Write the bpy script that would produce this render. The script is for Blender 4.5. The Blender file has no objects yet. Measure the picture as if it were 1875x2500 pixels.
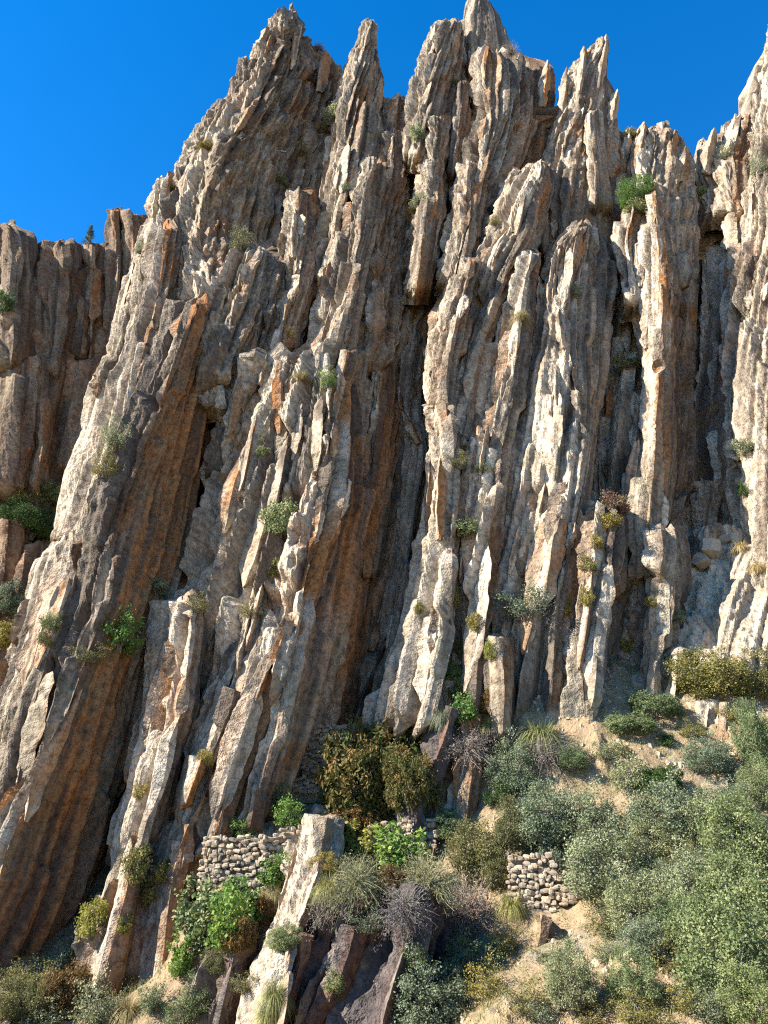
import bpy, math, random
import numpy as np
from mathutils import Vector, Matrix

# ------------------------------------------------------------------ camera, sky, sun, exposure
SC = bpy.context.scene
PITCH = math.radians(20.0)
FPX = 26.0 / 36.0 * 2500.0            # focal length in photograph pixels (1875 x 2500)
cam_d = bpy.data.cameras.new('camera'); cam = bpy.data.objects.new('camera', cam_d)
SC.collection.objects.link(cam); SC.camera = cam
cam_d.sensor_fit = 'VERTICAL'; cam_d.sensor_height = 36.0; cam_d.sensor_width = 27.0; cam_d.lens = 26.0
cam_d.clip_end = 4000.0; cam_d.clip_start = 0.1
cam.location = (0, 0, 0); cam.rotation_euler = (math.pi / 2 + PITCH, 0, 0)

SUN_DIR = Vector((-0.755, -0.205, 0.62)).normalized()      # towards the sun: high, from the left and a little behind the camera
SUN_EL = math.asin(SUN_DIR.z); SUN_AZ = math.atan2(SUN_DIR.x, SUN_DIR.y)
world = bpy.data.worlds.new('World'); SC.world = world; world.use_nodes = True
wn, wl = world.node_tree.nodes, world.node_tree.links
sky = wn.new('ShaderNodeTexSky'); sky.sky_type = 'NISHITA'; sky.sun_disc = False
sky.sun_elevation = SUN_EL; sky.sun_rotation = SUN_AZ
sky.altitude = 900; sky.air_density = 1.0; sky.dust_density = 0.0; sky.ozone_density = 3.0
hs = wn.new('ShaderNodeHueSaturation'); hs.inputs['Saturation'].default_value = 1.37; hs.inputs['Hue'].default_value = 0.503
wl.new(sky.outputs[0], hs.inputs['Color']); wl.new(hs.outputs[0], wn['Background'].inputs[0])
wn['Background'].inputs[1].default_value = 0.104
sun_d = bpy.data.lights.new('sun', 'SUN'); sun = bpy.data.objects.new('sun', sun_d); SC.collection.objects.link(sun)
sun_d.energy = 5.0; sun_d.angle = math.radians(0.53); sun_d.color = (1.0, 0.945, 0.85)
sun.rotation_euler = SUN_DIR.to_track_quat('Z', 'Y').to_euler(); sun.location = SUN_DIR * 200
SC.view_settings.view_transform = 'Standard'; SC.view_settings.look = 'None'
SC.view_settings.exposure = 1.62; SC.view_settings.gamma = 1.0; SC.view_settings.use_curve_mapping = False
SC.cycles.use_denoising = False; SC.cycles.filter_width = 1.2
SC.cycles.max_bounces = 3; SC.cycles.diffuse_bounces = 2; SC.cycles.transmission_bounces = 3

RNG = np.random.default_rng(7); random.seed(7)
COL = SC.collection

# ------------------------------------------------------------------ pixel -> world helpers
cth, sth = math.cos(PITCH), math.sin(PITCH)
def ray(px, py):
    a = np.asarray(px, float) - 937.5; b = 1250.0 - np.asarray(py, float)
    dy = cth * FPX - sth * b; dz = sth * FPX + cth * b
    return a / dy, dz / dy               # x and z per metre of depth Y
def at(px, py, Y):
    rx, rz = ray(px, py); Y = np.asarray(Y, float)
    return np.stack([rx * Y, np.broadcast_to(Y, np.shape(rx * Y)), rz * Y], -1)
def at_slope(px, py, p, base, k):       # point on the leaning sheet Y = base - p + k z
    rx, rz = ray(px, py)
    return at(px, py, (base - p) / (1.0 - k * rz))

# ------------------------------------------------------------------ noise
def hash_u(*ints):
    h = np.uint32(2166136261)
    for a in ints:
        a = np.asarray(a).astype(np.int64).astype(np.uint32)
        h = (h ^ a) * np.uint32(16777619)
        h = (h ^ (h >> np.uint32(13))) * np.uint32(1274126177)
    h = h ^ (h >> np.uint32(16)); h = h * np.uint32(2246822519); h = h ^ (h >> np.uint32(13))
    return h
np.seterr(over='ignore')
def rnd(*ints): return hash_u(*ints).astype(np.float64) / 4294967296.0
def vn2(x, y, s=0):
    ix = np.floor(x); iy = np.floor(y); fx = x - ix; fy = y - iy
    fx = fx * fx * fx * (fx * (fx * 6 - 15) + 10); fy = fy * fy * fy * (fy * (fy * 6 - 15) + 10)
    a = rnd(ix, iy, s); b = rnd(ix + 1, iy, s); c = rnd(ix, iy + 1, s); d = rnd(ix + 1, iy + 1, s)
    return ((a + (b - a) * fx) * (1 - fy) + (c + (d - c) * fx) * fy) * 2 - 1
def fbm2(x, y, s=0, o=4, g=0.5):
    r = 0; a = 1.0; t = 0
    for i in range(o):
        r = r + a * vn2(x, y, s + 31 * i); t += a; a *= g; x = x * 2.03 + 13.7; y = y * 2.03 + 7.1
    return r / t
def vn3(p, s=0):
    i = np.floor(p); f = p - i; f = f * f * (3 - 2 * f); r = 0
    for dx in (0, 1):
        for dy in (0, 1):
            for dz in (0, 1):
                w = (f[..., 0] if dx else 1 - f[..., 0]) * (f[..., 1] if dy else 1 - f[..., 1]) * (f[..., 2] if dz else 1 - f[..., 2])
                r = r + w * rnd(i[..., 0] + dx, i[..., 1] + dy, i[..., 2] + dz, s)
    return r * 2 - 1
def fbm3(p, s=0, o=3):
    r = 0; a = 1.0
    for k in range(o): r = r + a * vn3(p * 2.0 ** k + 5.3 * k, s + k); a *= 0.5
    return r / 1.75
def strips(u, v, w, l, s):
    """long jointed strips: returns cell random numbers and the position inside the cell"""
    U = u / w; i = np.floor(U)
    edge = lambda n: n + 0.7 * (rnd(n, s) - 0.5)
    i = np.where(U < edge(i), i - 1, np.where(U >= edge(i + 1), i + 1, i))
    e0 = edge(i); e1 = edge(i + 1); f = (U - e0) / (e1 - e0)
    V = v / (l * (0.5 + 1.1 * rnd(i, s + 1))) + 20 * rnd(i, s + 2) + 0.12 * f; j = np.floor(V)
    ej = lambda n: n + 0.7 * (rnd(i, n, s + 3) - 0.5)
    j = np.where(V < ej(j), j - 1, np.where(V >= ej(j + 1), j + 1, j))
    g = (V - ej(j)) / (ej(j + 1) - ej(j))
    return i, j, np.clip(f, 0, 1), np.clip(g, 0, 1), (e1 - e0) * w
def sstep(a, b, x):
    t = np.clip((x - a) / (b - a), 0, 1); return t * t * (3 - 2 * t)

# ------------------------------------------------------------------ mesh helpers
def mesh_quads(name, V, F, attrs=None, smooth=False):
    me = bpy.data.meshes.new(name); V = np.ascontiguousarray(V, np.float32); F = np.ascontiguousarray(F, np.int32)
    k = F.shape[1]
    me.vertices.add(len(V)); me.vertices.foreach_set('co', V.ravel())
    me.loops.add(F.size); me.loops.foreach_set('vertex_index', F.ravel())
    me.polygons.add(len(F)); me.polygons.foreach_set('loop_start', np.arange(0, F.size, k, dtype=np.int32))
    me.polygons.foreach_set('use_smooth', np.full(len(F), smooth))
    for n, a in (attrs or {}).items():
        a = np.ascontiguousarray(a, np.float32)
        if a.ndim == 1:
            t = me.attributes.new(n, 'FLOAT', 'POINT'); t.data.foreach_set('value', a)
        else:
            t = me.attributes.new(n, 'FLOAT_COLOR', 'POINT'); t.data.foreach_set('color', a.ravel())
    me.update(calc_edges=True); me.validate()
    return me
def add(name, me, mat=None, parent=None):
    o = bpy.data.objects.new(name, me); COL.objects.link(o)
    if mat is not None and me is not None and not me.materials: me.materials.append(mat)
    if parent is not None: o.parent = parent
    return o
def tag(o, label=None, cat=None, group=None, kind=None):
    if label: o['label'] = label
    if cat: o['category'] = cat
    if group: o['group'] = group
    if kind: o['kind'] = kind
    return o
def grid_faces(n, m, wrap):
    i, j = np.meshgrid(np.arange(n - 1), np.arange(m if wrap else m - 1), indexing='ij'); j2 = (j + 1) % m
    return np.stack([i * m + j, i * m + j2, (i + 1) * m + j2, (i + 1) * m + j], -1).reshape(-1, 4)

# ------------------------------------------------------------------ materials
def mat_new(name):
    m = bpy.data.materials.new(name); m.use_nodes = True; nt = m.node_tree
    b = nt.nodes['Principled BSDF']; b.inputs['Specular IOR Level'].default_value = 0.2
    return m, nt.nodes, nt.links, b
def ramp(N, stops):
    r = N.new('ShaderNodeValToRGB'); e = r.color_ramp.elements
    while len(e) < len(stops): e.new(0.5)
    for k, (p, c) in enumerate(stops):
        e[k].position = p; e[k].color = (c if len(c) == 4 else (*c, 1)) if isinstance(c, tuple) else (c, c, c, 1)
    return r
def mixc(N, L, f, a, b, mode='MIX'):
    m = N.new('ShaderNodeMix'); m.data_type = 'RGBA'; m.blend_type = mode
    for sock, val in ((m.inputs[0], f), (m.inputs[6], a), (m.inputs[7], b)):
        if hasattr(val, 'is_linked'): L.new(val, sock)
        else: sock.default_value = val if not isinstance(val, tuple) else (*val, 1)
    return m.outputs[2]
def noise(N, L, vec, scale, detail=4, rough=0.55, sc=None, dist=0):
    if sc is not None:
        mp = N.new('ShaderNodeMapping'); mp.inputs['Scale'].default_value = sc; L.new(vec, mp.inputs[0]); vec = mp.outputs[0]
    n = N.new('ShaderNodeTexNoise'); n.inputs['Scale'].default_value = scale; n.inputs['Detail'].default_value = detail
    n.inputs['Roughness'].default_value = rough; n.inputs['Distortion'].default_value = dist; L.new(vec, n.inputs['Vector'])
    return n.outputs[0]
def rock_material(name, light, grey, dark, rust, streak=0.6, lichen=0.3):
    """masks (tone, streak, stain, lichen) are carried by the mesh; the nodes turn them into stone colours and add grain and relief"""
    m, N, L, b = mat_new(name); b.inputs['Roughness'].default_value = 0.92; b.inputs['Specular IOR Level'].default_value = 0.12
    pos = N.new('ShaderNodeNewGeometry').outputs['Position']
    at_ = N.new('ShaderNodeAttribute'); at_.attribute_name = 'mask'
    sp = N.new('ShaderNodeSeparateColor'); L.new(at_.outputs['Color'], sp.inputs[0])
    tone, stk, stn, lic = sp.outputs[0], sp.outputs[1], sp.outputs[2], at_.outputs['Alpha']
    fine = noise(N, L, pos, 2.6, 3.5, 0.75); 
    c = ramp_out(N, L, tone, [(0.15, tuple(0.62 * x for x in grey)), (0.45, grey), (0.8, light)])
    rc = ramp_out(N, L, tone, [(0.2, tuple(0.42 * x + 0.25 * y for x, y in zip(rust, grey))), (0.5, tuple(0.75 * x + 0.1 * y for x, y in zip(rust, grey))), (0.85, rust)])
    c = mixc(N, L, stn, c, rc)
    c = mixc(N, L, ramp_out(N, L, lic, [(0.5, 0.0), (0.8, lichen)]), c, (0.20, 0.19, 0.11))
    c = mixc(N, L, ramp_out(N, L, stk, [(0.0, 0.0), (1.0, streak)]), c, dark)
    vo = N.new('ShaderNodeTexVoronoi'); vo.feature = 'DISTANCE_TO_EDGE'; vo.voronoi_dimensions = '2D'; vo.inputs['Scale'].default_value = 1.0
    mp = N.new('ShaderNodeMapping'); mp.inputs['Rotation'].default_value = (math.radians(-90), 0, math.radians(14)); mp.inputs['Scale'].default_value = (1.9, 0.36, 1.0)
    wv = N.new('ShaderNodeVectorMath'); wv.operation = 'ADD'; L.new(pos, wv.inputs[0])
    L.new(at_.outputs['Color'], wv.inputs[1])
    L.new(wv.outputs[0], mp.inputs[0]); L.new(mp.outputs[0], vo.inputs['Vector'])
    c = mixc(N, L, ramp_out(N, L, vo.outputs['Distance'], [(0.0, 0.62), (0.035, 0.0)]), c, dark)
    k = ramp_out(N, L, fine, [(0.30, 0.42), (0.48, 0.92), (0.70, 1.38)])
    c = mixc(N, L, 1.0, c, k, 'MULTIPLY')
    L.new(c, b.inputs['Base Color'])
    bu = N.new('ShaderNodeBump'); bu.inputs['Strength'].default_value = 0.8; bu.inputs['Distance'].default_value = 0.30
    L.new(fine, bu.inputs['Height']); L.new(bu.outputs[0], b.inputs['Normal'])
    return m
def ramp_out(N, L, src, stops):
    r = ramp(N, stops); L.new(src, r.inputs[0]); return r.outputs[0]

ROCK = rock_material('weathered_rock', (0.54, 0.445, 0.325), (0.285, 0.222, 0.155), (0.062, 0.046, 0.036), (0.37, 0.15, 0.044), 0.8)
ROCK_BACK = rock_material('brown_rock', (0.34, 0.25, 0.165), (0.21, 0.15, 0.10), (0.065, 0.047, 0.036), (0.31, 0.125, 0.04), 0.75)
ROCK_DARK = rock_material('dark_slaty_rock', (0.24, 0.20, 0.165), (0.125, 0.102, 0.09), (0.045, 0.037, 0.035), (0.22, 0.10, 0.05), 0.7, 0.25)
ROCK_CREAM = rock_material('cream_rock', (0.50, 0.42, 0.30), (0.38, 0.31, 0.22), (0.15, 0.12, 0.09), (0.42, 0.24, 0.12), 0.35, 0.15)

def earth_material():
    m, N, L, b = mat_new('dry_earth'); b.inputs['Roughness'].default_value = 0.95
    pos = N.new('ShaderNodeNewGeometry').outputs['Position']
    c = mixc(N, L, ramp_out(N, L, noise(N, L, pos, 0.5, 5, 0.6), [(0.4, 0.0), (0.6, 1.0)]), (0.36, 0.24, 0.14), (0.27, 0.20, 0.105))
    c = mixc(N, L, ramp_out(N, L, noise(N, L, pos, 0.35, 4, 0.6, (1, 1, 1.3)), [(0.54, 0.0), (0.66, 0.7)]), c, (0.27, 0.235, 0.20))
    c = mixc(N, L, ramp_out(N, L, noise(N, L, pos, 1.4, 5, 0.7), [(0.5, 0.0), (0.7, 0.8)]), c, (0.15, 0.15, 0.055))
    c = mixc(N, L, ramp_out(N, L, noise(N, L, pos, 6, 5, 0.75), [(0.35, 0.0), (0.75, 0.6)]), c, (0.40, 0.295, 0.185))
    c = mixc(N, L, ramp_out(N, L, noise(N, L, pos, 11, 4, 0.75), [(0.55, 0.0), (0.7, 0.7)]), c, (0.10, 0.08, 0.06))
    L.new(c, b.inputs['Base Color'])
    bp = None
    for sc, st, d in ((1.5, 0.8, 0.35), (7.0, 0.8, 0.12)):
        bu = N.new('ShaderNodeBump'); bu.inputs['Strength'].default_value = st; bu.inputs['Distance'].default_value = d
        L.new(noise(N, L, pos, sc, 6, 0.7), bu.inputs['Height'])
        if bp is not None: L.new(bp, bu.inputs['Normal'])
        bp = bu.outputs[0]
    L.new(bp, b.inputs['Normal'])
    return m
EARTH = earth_material()

def stone_material():
    m, N, L, b = mat_new('wall_stone'); b.inputs['Roughness'].default_value = 0.9
    pos = N.new('ShaderNodeNewGeometry').outputs['Position']; oi = N.new('ShaderNodeObjectInfo').outputs['Random']
    c = mixc(N, L, oi, (0.44, 0.35, 0.24), (0.24, 0.19, 0.13))
    c = mixc(N, L, ramp_out(N, L, noise(N, L, pos, 4, 5, 0.7), [(0.4, 0.0), (0.7, 0.7)]), c, (0.24, 0.2, 0.16))
    c = mixc(N, L, ramp_out(N, L, noise(N, L, pos, 1.1, 3, 0.6), [(0.5, 0.0), (0.7, 0.35)]), c, (0.45, 0.28, 0.14))
    L.new(c, b.inputs['Base Color'])
    bu = N.new('ShaderNodeBump'); bu.inputs['Strength'].default_value = 0.7; bu.inputs['Distance'].default_value = 0.05
    L.new(noise(N, L, pos, 9, 5, 0.7), bu.inputs['Height']); L.new(bu.outputs[0], b.inputs['Normal'])
    return m
STONE = stone_material()

def leaf_material(name, a, b_, c_, trans=0.25, rough=0.6):
    m, N, L, b = mat_new(name); b.inputs['Roughness'].default_value = rough
    at_ = N.new('ShaderNodeAttribute'); at_.attribute_name = 'rnd'
    oi = N.new('ShaderNodeObjectInfo').outputs['Random']
    pos = N.new('ShaderNodeNewGeometry').outputs['Position']
    col = ramp_out(N, L, at_.outputs['Fac'], [(0.0, a), (0.55, b_), (1.0, c_)])
    col = mixc(N, L, ramp_out(N, L, noise(N, L, pos, 1.3, 3, 0.6), [(0.35, 0.0), (0.7, 0.75)]), col, mixc(N, L, 1.0, col, (0.7, 0.78, 0.62), 'MULTIPLY'))
    col = mixc(N, L, oi, mixc(N, L, 1.0, col, (0.85, 0.9, 0.95), 'MULTIPLY'), mixc(N, L, 1.0, col, (1.4, 1.25, 1.05), 'MULTIPLY'))
    L.new(col, b.inputs['Base Color'])
    tr = N.new('ShaderNodeBsdfTranslucent'); L.new(col, tr.inputs[0])
    mx = N.new('ShaderNodeMixShader'); mx.inputs[0].default_value = trans
    L.new(b.outputs[0], mx.inputs[1]); L.new(tr.outputs[0], mx.inputs[2]); L.new(mx.outputs[0], N['Material Output'].inputs[0])
    return m
LEAF = {
    'greygreen': leaf_material('grey_green_leaf', (0.10, 0.115, 0.065), (0.205, 0.23, 0.135), (0.34, 0.365, 0.235)),
    'green': leaf_material('green_leaf', (0.075, 0.105, 0.045), (0.165, 0.205, 0.095), (0.30, 0.33, 0.17)),
    'bright': leaf_material('bright_leaf', (0.07, 0.14, 0.03), (0.15, 0.25, 0.06), (0.28, 0.33, 0.09), 0.35),
    'dark': leaf_material('dark_leaf', (0.025, 0.05, 0.015), (0.05, 0.09, 0.025), (0.09, 0.14, 0.04)),
    'yellow': leaf_material('yellow_leaf', (0.16, 0.18, 0.04), (0.28, 0.27, 0.06), (0.42, 0.36, 0.10), 0.35),
    'olive': leaf_material('olive_leaf', (0.10, 0.10, 0.04), (0.18, 0.165, 0.065), (0.27, 0.23, 0.10)),
    'ochre': leaf_material('ochre_leaf', (0.13, 0.12, 0.03), (0.23, 0.20, 0.06), (0.34, 0.27, 0.09)),
    'rust': leaf_material('rust_leaf', (0.075, 0.055, 0.02), (0.165, 0.10, 0.037), (0.25, 0.155, 0.065)),
    'rustgreen': leaf_material('rust_green_leaf', (0.045, 0.07, 0.02), (0.105, 0.10, 0.033), (0.24, 0.135, 0.05)),
    'red': leaf_material('red_brown_leaf', (0.12, 0.07, 0.05), (0.20, 0.11, 0.08), (0.20, 0.19, 0.08)),
    'purple': leaf_material('dead_grey_twig', (0.14, 0.11, 0.10), (0.235, 0.19, 0.175), (0.35, 0.295, 0.26), 0.1),
    'straw': leaf_material('straw', (0.26, 0.20, 0.09), (0.40, 0.32, 0.16), (0.55, 0.46, 0.26)),
    'grass': leaf_material('grass_blade', (0.13, 0.15, 0.05), (0.23, 0.24, 0.09), (0.40, 0.36, 0.17)),
    'greygrass': leaf_material('grey_grass_blade', (0.13, 0.14, 0.08), (0.22, 0.23, 0.14), (0.34, 0.32, 0.22)),
    'pine': leaf_material('pine_needle', (0.03, 0.06, 0.03), (0.06, 0.10, 0.05), (0.10, 0.15, 0.07), 0.1),
}
def bark_material():
    m, N, L, b = mat_new('bark'); b.inputs['Roughness'].default_value = 0.9
    pos = N.new('ShaderNodeNewGeometry').outputs['Position']
    L.new(mixc(N, L, noise(N, L, pos, 8, 4, 0.7), (0.12, 0.09, 0.07), (0.30, 0.26, 0.22)), b.inputs['Base Color'])
    return m
BARK = bark_material()

# ------------------------------------------------------------------ rock fins
FINS = {}
def fin(name, rows, p=(0, 4, 0), base=46.0, k=0.27, th=8.0, mat=None, amp=1.0, g=0.118, seed=1, stain=0.9, rough_r=0.55,
        bulge=0.6, parent=None, label=None, key=None, jit=0.2, strip=1.0, cap=0.8, stain_l=0.0, prot=1.2, foot=45, merge=3.0, lean=0.10, lump=0.0):
    rows = sorted(rows, key=lambda r: -r[0])          # bottom first
    y = np.array([r[0] for r in rows], float); X = np.array([r[1:4] for r in rows], float)
    Pp = np.array([r[4:7] if len(r) >= 7 else p for r in rows], float)
    Pp = Pp[:, 1:2] + (Pp - Pp[:, 1:2]) * prot
    if foot:
        sl = np.clip((X[0] - X[1]) / (y[0] - y[1]), -0.8, 0.8); X = np.concatenate([X[:1] + sl * foot, X]); Pp = np.concatenate([Pp[:1] - merge, Pp]); y = np.concatenate([[y[0] + foot], y])
    mid = at_slope(X[:, 1], y, Pp[:, 1], base, k)
    s = np.concatenate([[0], np.cumsum(np.linalg.norm(np.diff(mid, axis=0), axis=1))]); g = g * float(np.clip(np.mean(mid[:, 1]) / 44.0, 0.95, 1.7))
    n = max(8, int(s[-1] / (g * 1.6)) + 1); gv = s[-1] / (n - 1); v = np.linspace(0, s[-1], n)
    yy = np.interp(v, s, y)
    # smooth the control polyline slightly so that kinks do not show
    def smooth(a):
        w = max(1, int(1.2 / gv)); kern = np.ones(2 * w + 1) / (2 * w + 1)
        return np.convolve(np.pad(a, w, mode='edge'), kern, 'valid')
    XX = np.stack([smooth(np.interp(v, s, X[:, c])) for c in range(3)], 1)
    PP = np.stack([smooth(np.interp(v, s, Pp[:, c])) for c in range(3)], 1)
    z0 = np.zeros(n)
    ppm = FPX / np.maximum(20, np.interp(v, s, mid[:, 1]))
    for c in range(3):                                   # ragged edges: slow wander plus a few broken steps
        fade = np.clip((s[-1] - v) / 3.0, 0.25, 1)
        st = np.floor(v / (4.5 + c) + 2 * vn2(v * 0.1, z0 + c, seed + 70))
        XX[:, c] += (1.3 * fbm2(v * 0.09, z0 + 5 * c, seed + 50 + c, 3) + (0.5 if c < 2 else 0.2) * (rnd(st, seed + 60 + c) - 0.5)) * jit * ppm * fade
        PP[:, c] += 1.6 * fbm2(v * 0.07, z0 + 9 * c, seed + 80 + c, 3) * jit * fade
    P3 = [at_slope(XX[:, c], yy, PP[:, c], base, k) for c in range(3)]
    Lp, Mp, Rp = P3
    wA = np.linalg.norm(Mp - Lp, axis=1); wB = np.linalg.norm(Rp - Mp, axis=1)
    back = np.array([[0, 1.0, 0.0]]) * (th * np.clip((wA + wB) / th, 0.12, 1))[:, None]
    def seg(A, B, m, bul):
        t = np.linspace(0, 1, m, endpoint=False)[None, :, None]
        d = B - A; nr = np.stack([d[:, 1], -d[:, 0], z0], -1); nr /= np.maximum(1e-6, np.linalg.norm(nr, axis=1))[:, None]
        wd = np.linalg.norm(d, axis=1)[:, None, None]
        return A[:, None] + d[:, None] * t + (4 * t * (1 - t)) * nr[:, None] * bul * np.minimum(1.0, wd / 6.0)
    nA = int(np.clip(np.percentile(wA, 80) / g, 6, 90)); nB = int(np.clip(np.percentile(wB, 80) / g, 6, 110))
    Lb = Lp + back + (Mp - Lp) * 0.25; Rb = Rp + back - (Rp - Mp) * 0.25
    nC = max(3, int(th / 2.0)); nD = 2
    P = np.concatenate([seg(Lp, Mp, nA, bulge), seg(Mp, Rp, nB, bulge * 0.5), seg(Rp, Rb, nC, 0), seg(Rb, Lb, nD, 0), seg(Lb, Lp, nC, 0)], 1)
    m = P.shape[1]
    u = np.zeros((n, m)); dd = np.linalg.norm(np.roll(P, -1, 1) - P, axis=2); cu = np.cumsum(dd, 1)
    u[:, 1:] = cu[:, :-1]; u = u - u[:, nA:nA + 1]
    V = np.broadcast_to(v[:, None], (n, m))
    # measure across from a straight line so that the strata run straight where the edge wanders
    wn_ = max(3, int(9.0 / gv)); kern = np.ones(2 * wn_ + 1) / (2 * wn_ + 1)
    t_ = np.linspace(0, 1, n); chord = 0.5 * (Mp[0, 0] + (Mp[-1, 0] - Mp[0, 0]) * t_) + 0.5 * np.convolve(np.pad(Mp[:, 0], wn_, mode='reflect', reflect_type='odd') if n > wn_ + 1 else np.pad(Mp[:, 0], wn_, mode='edge'), kern, 'valid')
    u = u + (Mp[:, 0] - chord)[:, None]
    # normals of the plain loft
    du = np.roll(P, -1, 1) - np.roll(P, 1, 1); dv = np.gradient(P, axis=0)
    nr = np.cross(du, dv); nr /= np.maximum(1e-9, np.linalg.norm(nr, axis=2))[:, :, None]
    col = np.arange(m); wgt = np.where(col < nA, 1.0, np.where(col < nA + nB, rough_r, 0.8))[None, :]
    # displacement: jointed strips at three sizes, each a small fin of its own, and rough noise
    uw = u - lean * V + 0.12 * fbm2(u * 0.30, V * 0.05, seed, 2) + 0.03 * fbm2(u * 0.9, V * 0.3, seed + 3, 2)
    vw = V + 0.5 * u * (rnd(seed, 6) - 0.5) + 0.8 * fbm2(u * 0.5, V * 0.25, seed + 4, 3)
    i1, j1, f1, g1, w1 = strips(uw, vw, 1.6 * strip, 8.5, seed + 10)
    pk = 0.35 + 0.35 * rnd(i1, seed + 12)
    tri1 = np.where(f1 < pk, f1 / pk, (1 - f1) / (1 - pk))
    md = 0.35 + 1.0 * np.clip(0.5 + 1.3 * fbm2(u * 0.11, V * 0.05, seed + 9, 3), 0, 1)
    d = md * (1.55 * (rnd(i1, j1, seed + 11) - 0.5) + np.where(col < nA, 1.15, 1.4)[None, :] * (tri1 - 0.5) * (0.4 + rnd(i1, seed + 13)))
    d = d + 1.3 * (rnd(i1, j1, seed + 15) - 0.35) * (g1 - 0.5)
    gr1 = np.minimum(f1, 1 - f1) * w1
    i2, j2, f2, g2, w2 = strips(uw + 40, vw, 0.56 * strip, 3.6, seed + 20)
    pk2 = 0.35 + 0.4 * rnd(i2, seed + 22); tri2 = np.where(f2 < pk2, f2 / pk2, (1 - f2) / (1 - pk2))
    act = sstep(-0.35, 0.2, fbm2(u * 0.2, V * 0.08, seed + 16, 3))
    d2 = 0.62 * (rnd(i2, j2, seed + 21) - 0.5) + 0.50 * (tri2 - 0.5) + 0.6 * (rnd(i2, j2, seed + 23) - 0.4) * (g2 - 0.5)
    gr2 = np.minimum(f2, 1 - f2) * w2
    i3, j3, f3, g3, w3 = strips(uw * 1.07 + 90, vw + 3, 0.33, 1.3, seed + 26)
    act3 = sstep(-0.35, 0.15, fbm2(u * 0.4, V * 0.2, seed + 27, 3))
    d3 = 0.26 * (rnd(i3, j3, seed + 28) - 0.5) + 0.16 * (1 - np.abs(2 * f3 - 1))
    cut = (1 - sstep(0.0, 0.16, gr1)) * 0.55 * (rnd(i1, seed + 14) > 0.35) + act * 0.18 * (1 - sstep(0, 0.13, gr2)) * (rnd(i2, seed + 25) > 0.4)
    cross = 0.28 * (1 - sstep(0, 0.08, g2)) * (rnd(i2, j2, seed + 24) > 0.35) * act
    d = d + (0.25 + 0.75 * act) * d2 + act3 * d3 - cut - cross
    d = d + 0.50 * fbm2(u * 0.20, V * 0.06, seed + 30, 3) + 0.17 * fbm2(u * 1.1, V * 0.6, seed + 33, 4, 0.6)
    hol = fbm2(u * 0.45, V * 0.26, seed + 37, 3)            # hollows
    holm = sstep(0.40, 0.58, hol); d = d - 0.8 * holm
    for ax in (0, 1):
        a_, b_ = np.roll(d, 1, ax), np.roll(d, -1, ax)
        if ax == 0: a_[0] = d[0]; b_[-1] = d[-1]
        d = 0.25 * a_ + 0.5 * d + 0.25 * b_
    if lump: d = d * (1 - 0.45 * min(1, lump)) + lump * (1.7 * np.abs(fbm2(u * 0.30, V * 0.17, seed + 73, 4, 0.5)) + 0.55 * fbm2(u * 0.8 + 3, V * 0.45, seed + 74, 4, 0.6) - 0.3)
    d = d + 0.05 * vn2(u * 4.1, V * 3.1, seed + 71) + 0.04 * vn2(u * 7.3, V * 5.2, seed + 72)
    d = d * wgt * amp
    edge = np.clip(wA[:, None] / 1.5, 0.3, 1)
    d = d * edge
    P = P + nr * d[:, :, None]
    P[:, :, 2] += 0.10 * amp * fbm2(u * 1.1 + 9, V * 0.9, seed + 44, 3)
    # colour masks: tone, dark streaks, iron stain of the sheltered right-hand faces, lichen
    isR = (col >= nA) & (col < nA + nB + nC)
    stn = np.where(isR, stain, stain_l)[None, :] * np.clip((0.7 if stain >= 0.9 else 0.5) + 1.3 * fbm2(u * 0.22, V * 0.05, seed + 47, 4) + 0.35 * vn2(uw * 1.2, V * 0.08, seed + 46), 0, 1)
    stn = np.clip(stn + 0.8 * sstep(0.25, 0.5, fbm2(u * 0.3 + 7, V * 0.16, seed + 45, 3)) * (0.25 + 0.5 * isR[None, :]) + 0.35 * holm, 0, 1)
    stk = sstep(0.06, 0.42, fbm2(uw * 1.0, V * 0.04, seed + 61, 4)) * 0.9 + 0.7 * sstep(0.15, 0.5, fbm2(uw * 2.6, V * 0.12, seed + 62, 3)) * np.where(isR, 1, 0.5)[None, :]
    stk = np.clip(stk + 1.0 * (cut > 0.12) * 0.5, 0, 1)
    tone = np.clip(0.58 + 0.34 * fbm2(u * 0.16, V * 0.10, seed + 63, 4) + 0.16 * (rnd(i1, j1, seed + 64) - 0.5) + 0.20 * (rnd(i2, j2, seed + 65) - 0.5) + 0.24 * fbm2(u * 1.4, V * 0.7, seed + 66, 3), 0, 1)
    tone = np.clip(tone - 0.14 * isR[None, :], 0, 1)  # right-hand faces darkened: varnish, plus shade painted in to set off lit sides
    lic = np.clip(0.5 + 0.7 * fbm2(u * 0.6, V * 0.5, seed + 67, 5, 0.65), 0, 1)
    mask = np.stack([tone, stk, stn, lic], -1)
    # cap rows
    top = P[-1]; c = top.mean(0); wdt = np.linalg.norm(top - c, axis=1).mean()
    caps = []
    for q, hgt in ((0.8, 0.16), (0.5, 0.30), (0.15, 0.36)):
        r = c + (top - c) * q; r[:, 2] += hgt * wdt * cap * 0.7 + 0.55 * wdt * fbm2(r[:, 0] * 0.8, r[:, 1] * 0.8, seed + 48, 3) * cap; caps.append(r)
    P = np.concatenate([P, np.stack(caps)], 0); n2 = n + 3
    mask = np.concatenate([mask, np.repeat(mask[-1:], 3, 0)], 0)
    F = grid_faces(n2, m, True)
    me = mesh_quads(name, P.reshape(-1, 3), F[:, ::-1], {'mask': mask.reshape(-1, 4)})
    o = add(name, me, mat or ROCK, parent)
    if label: o['label'] = label
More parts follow.
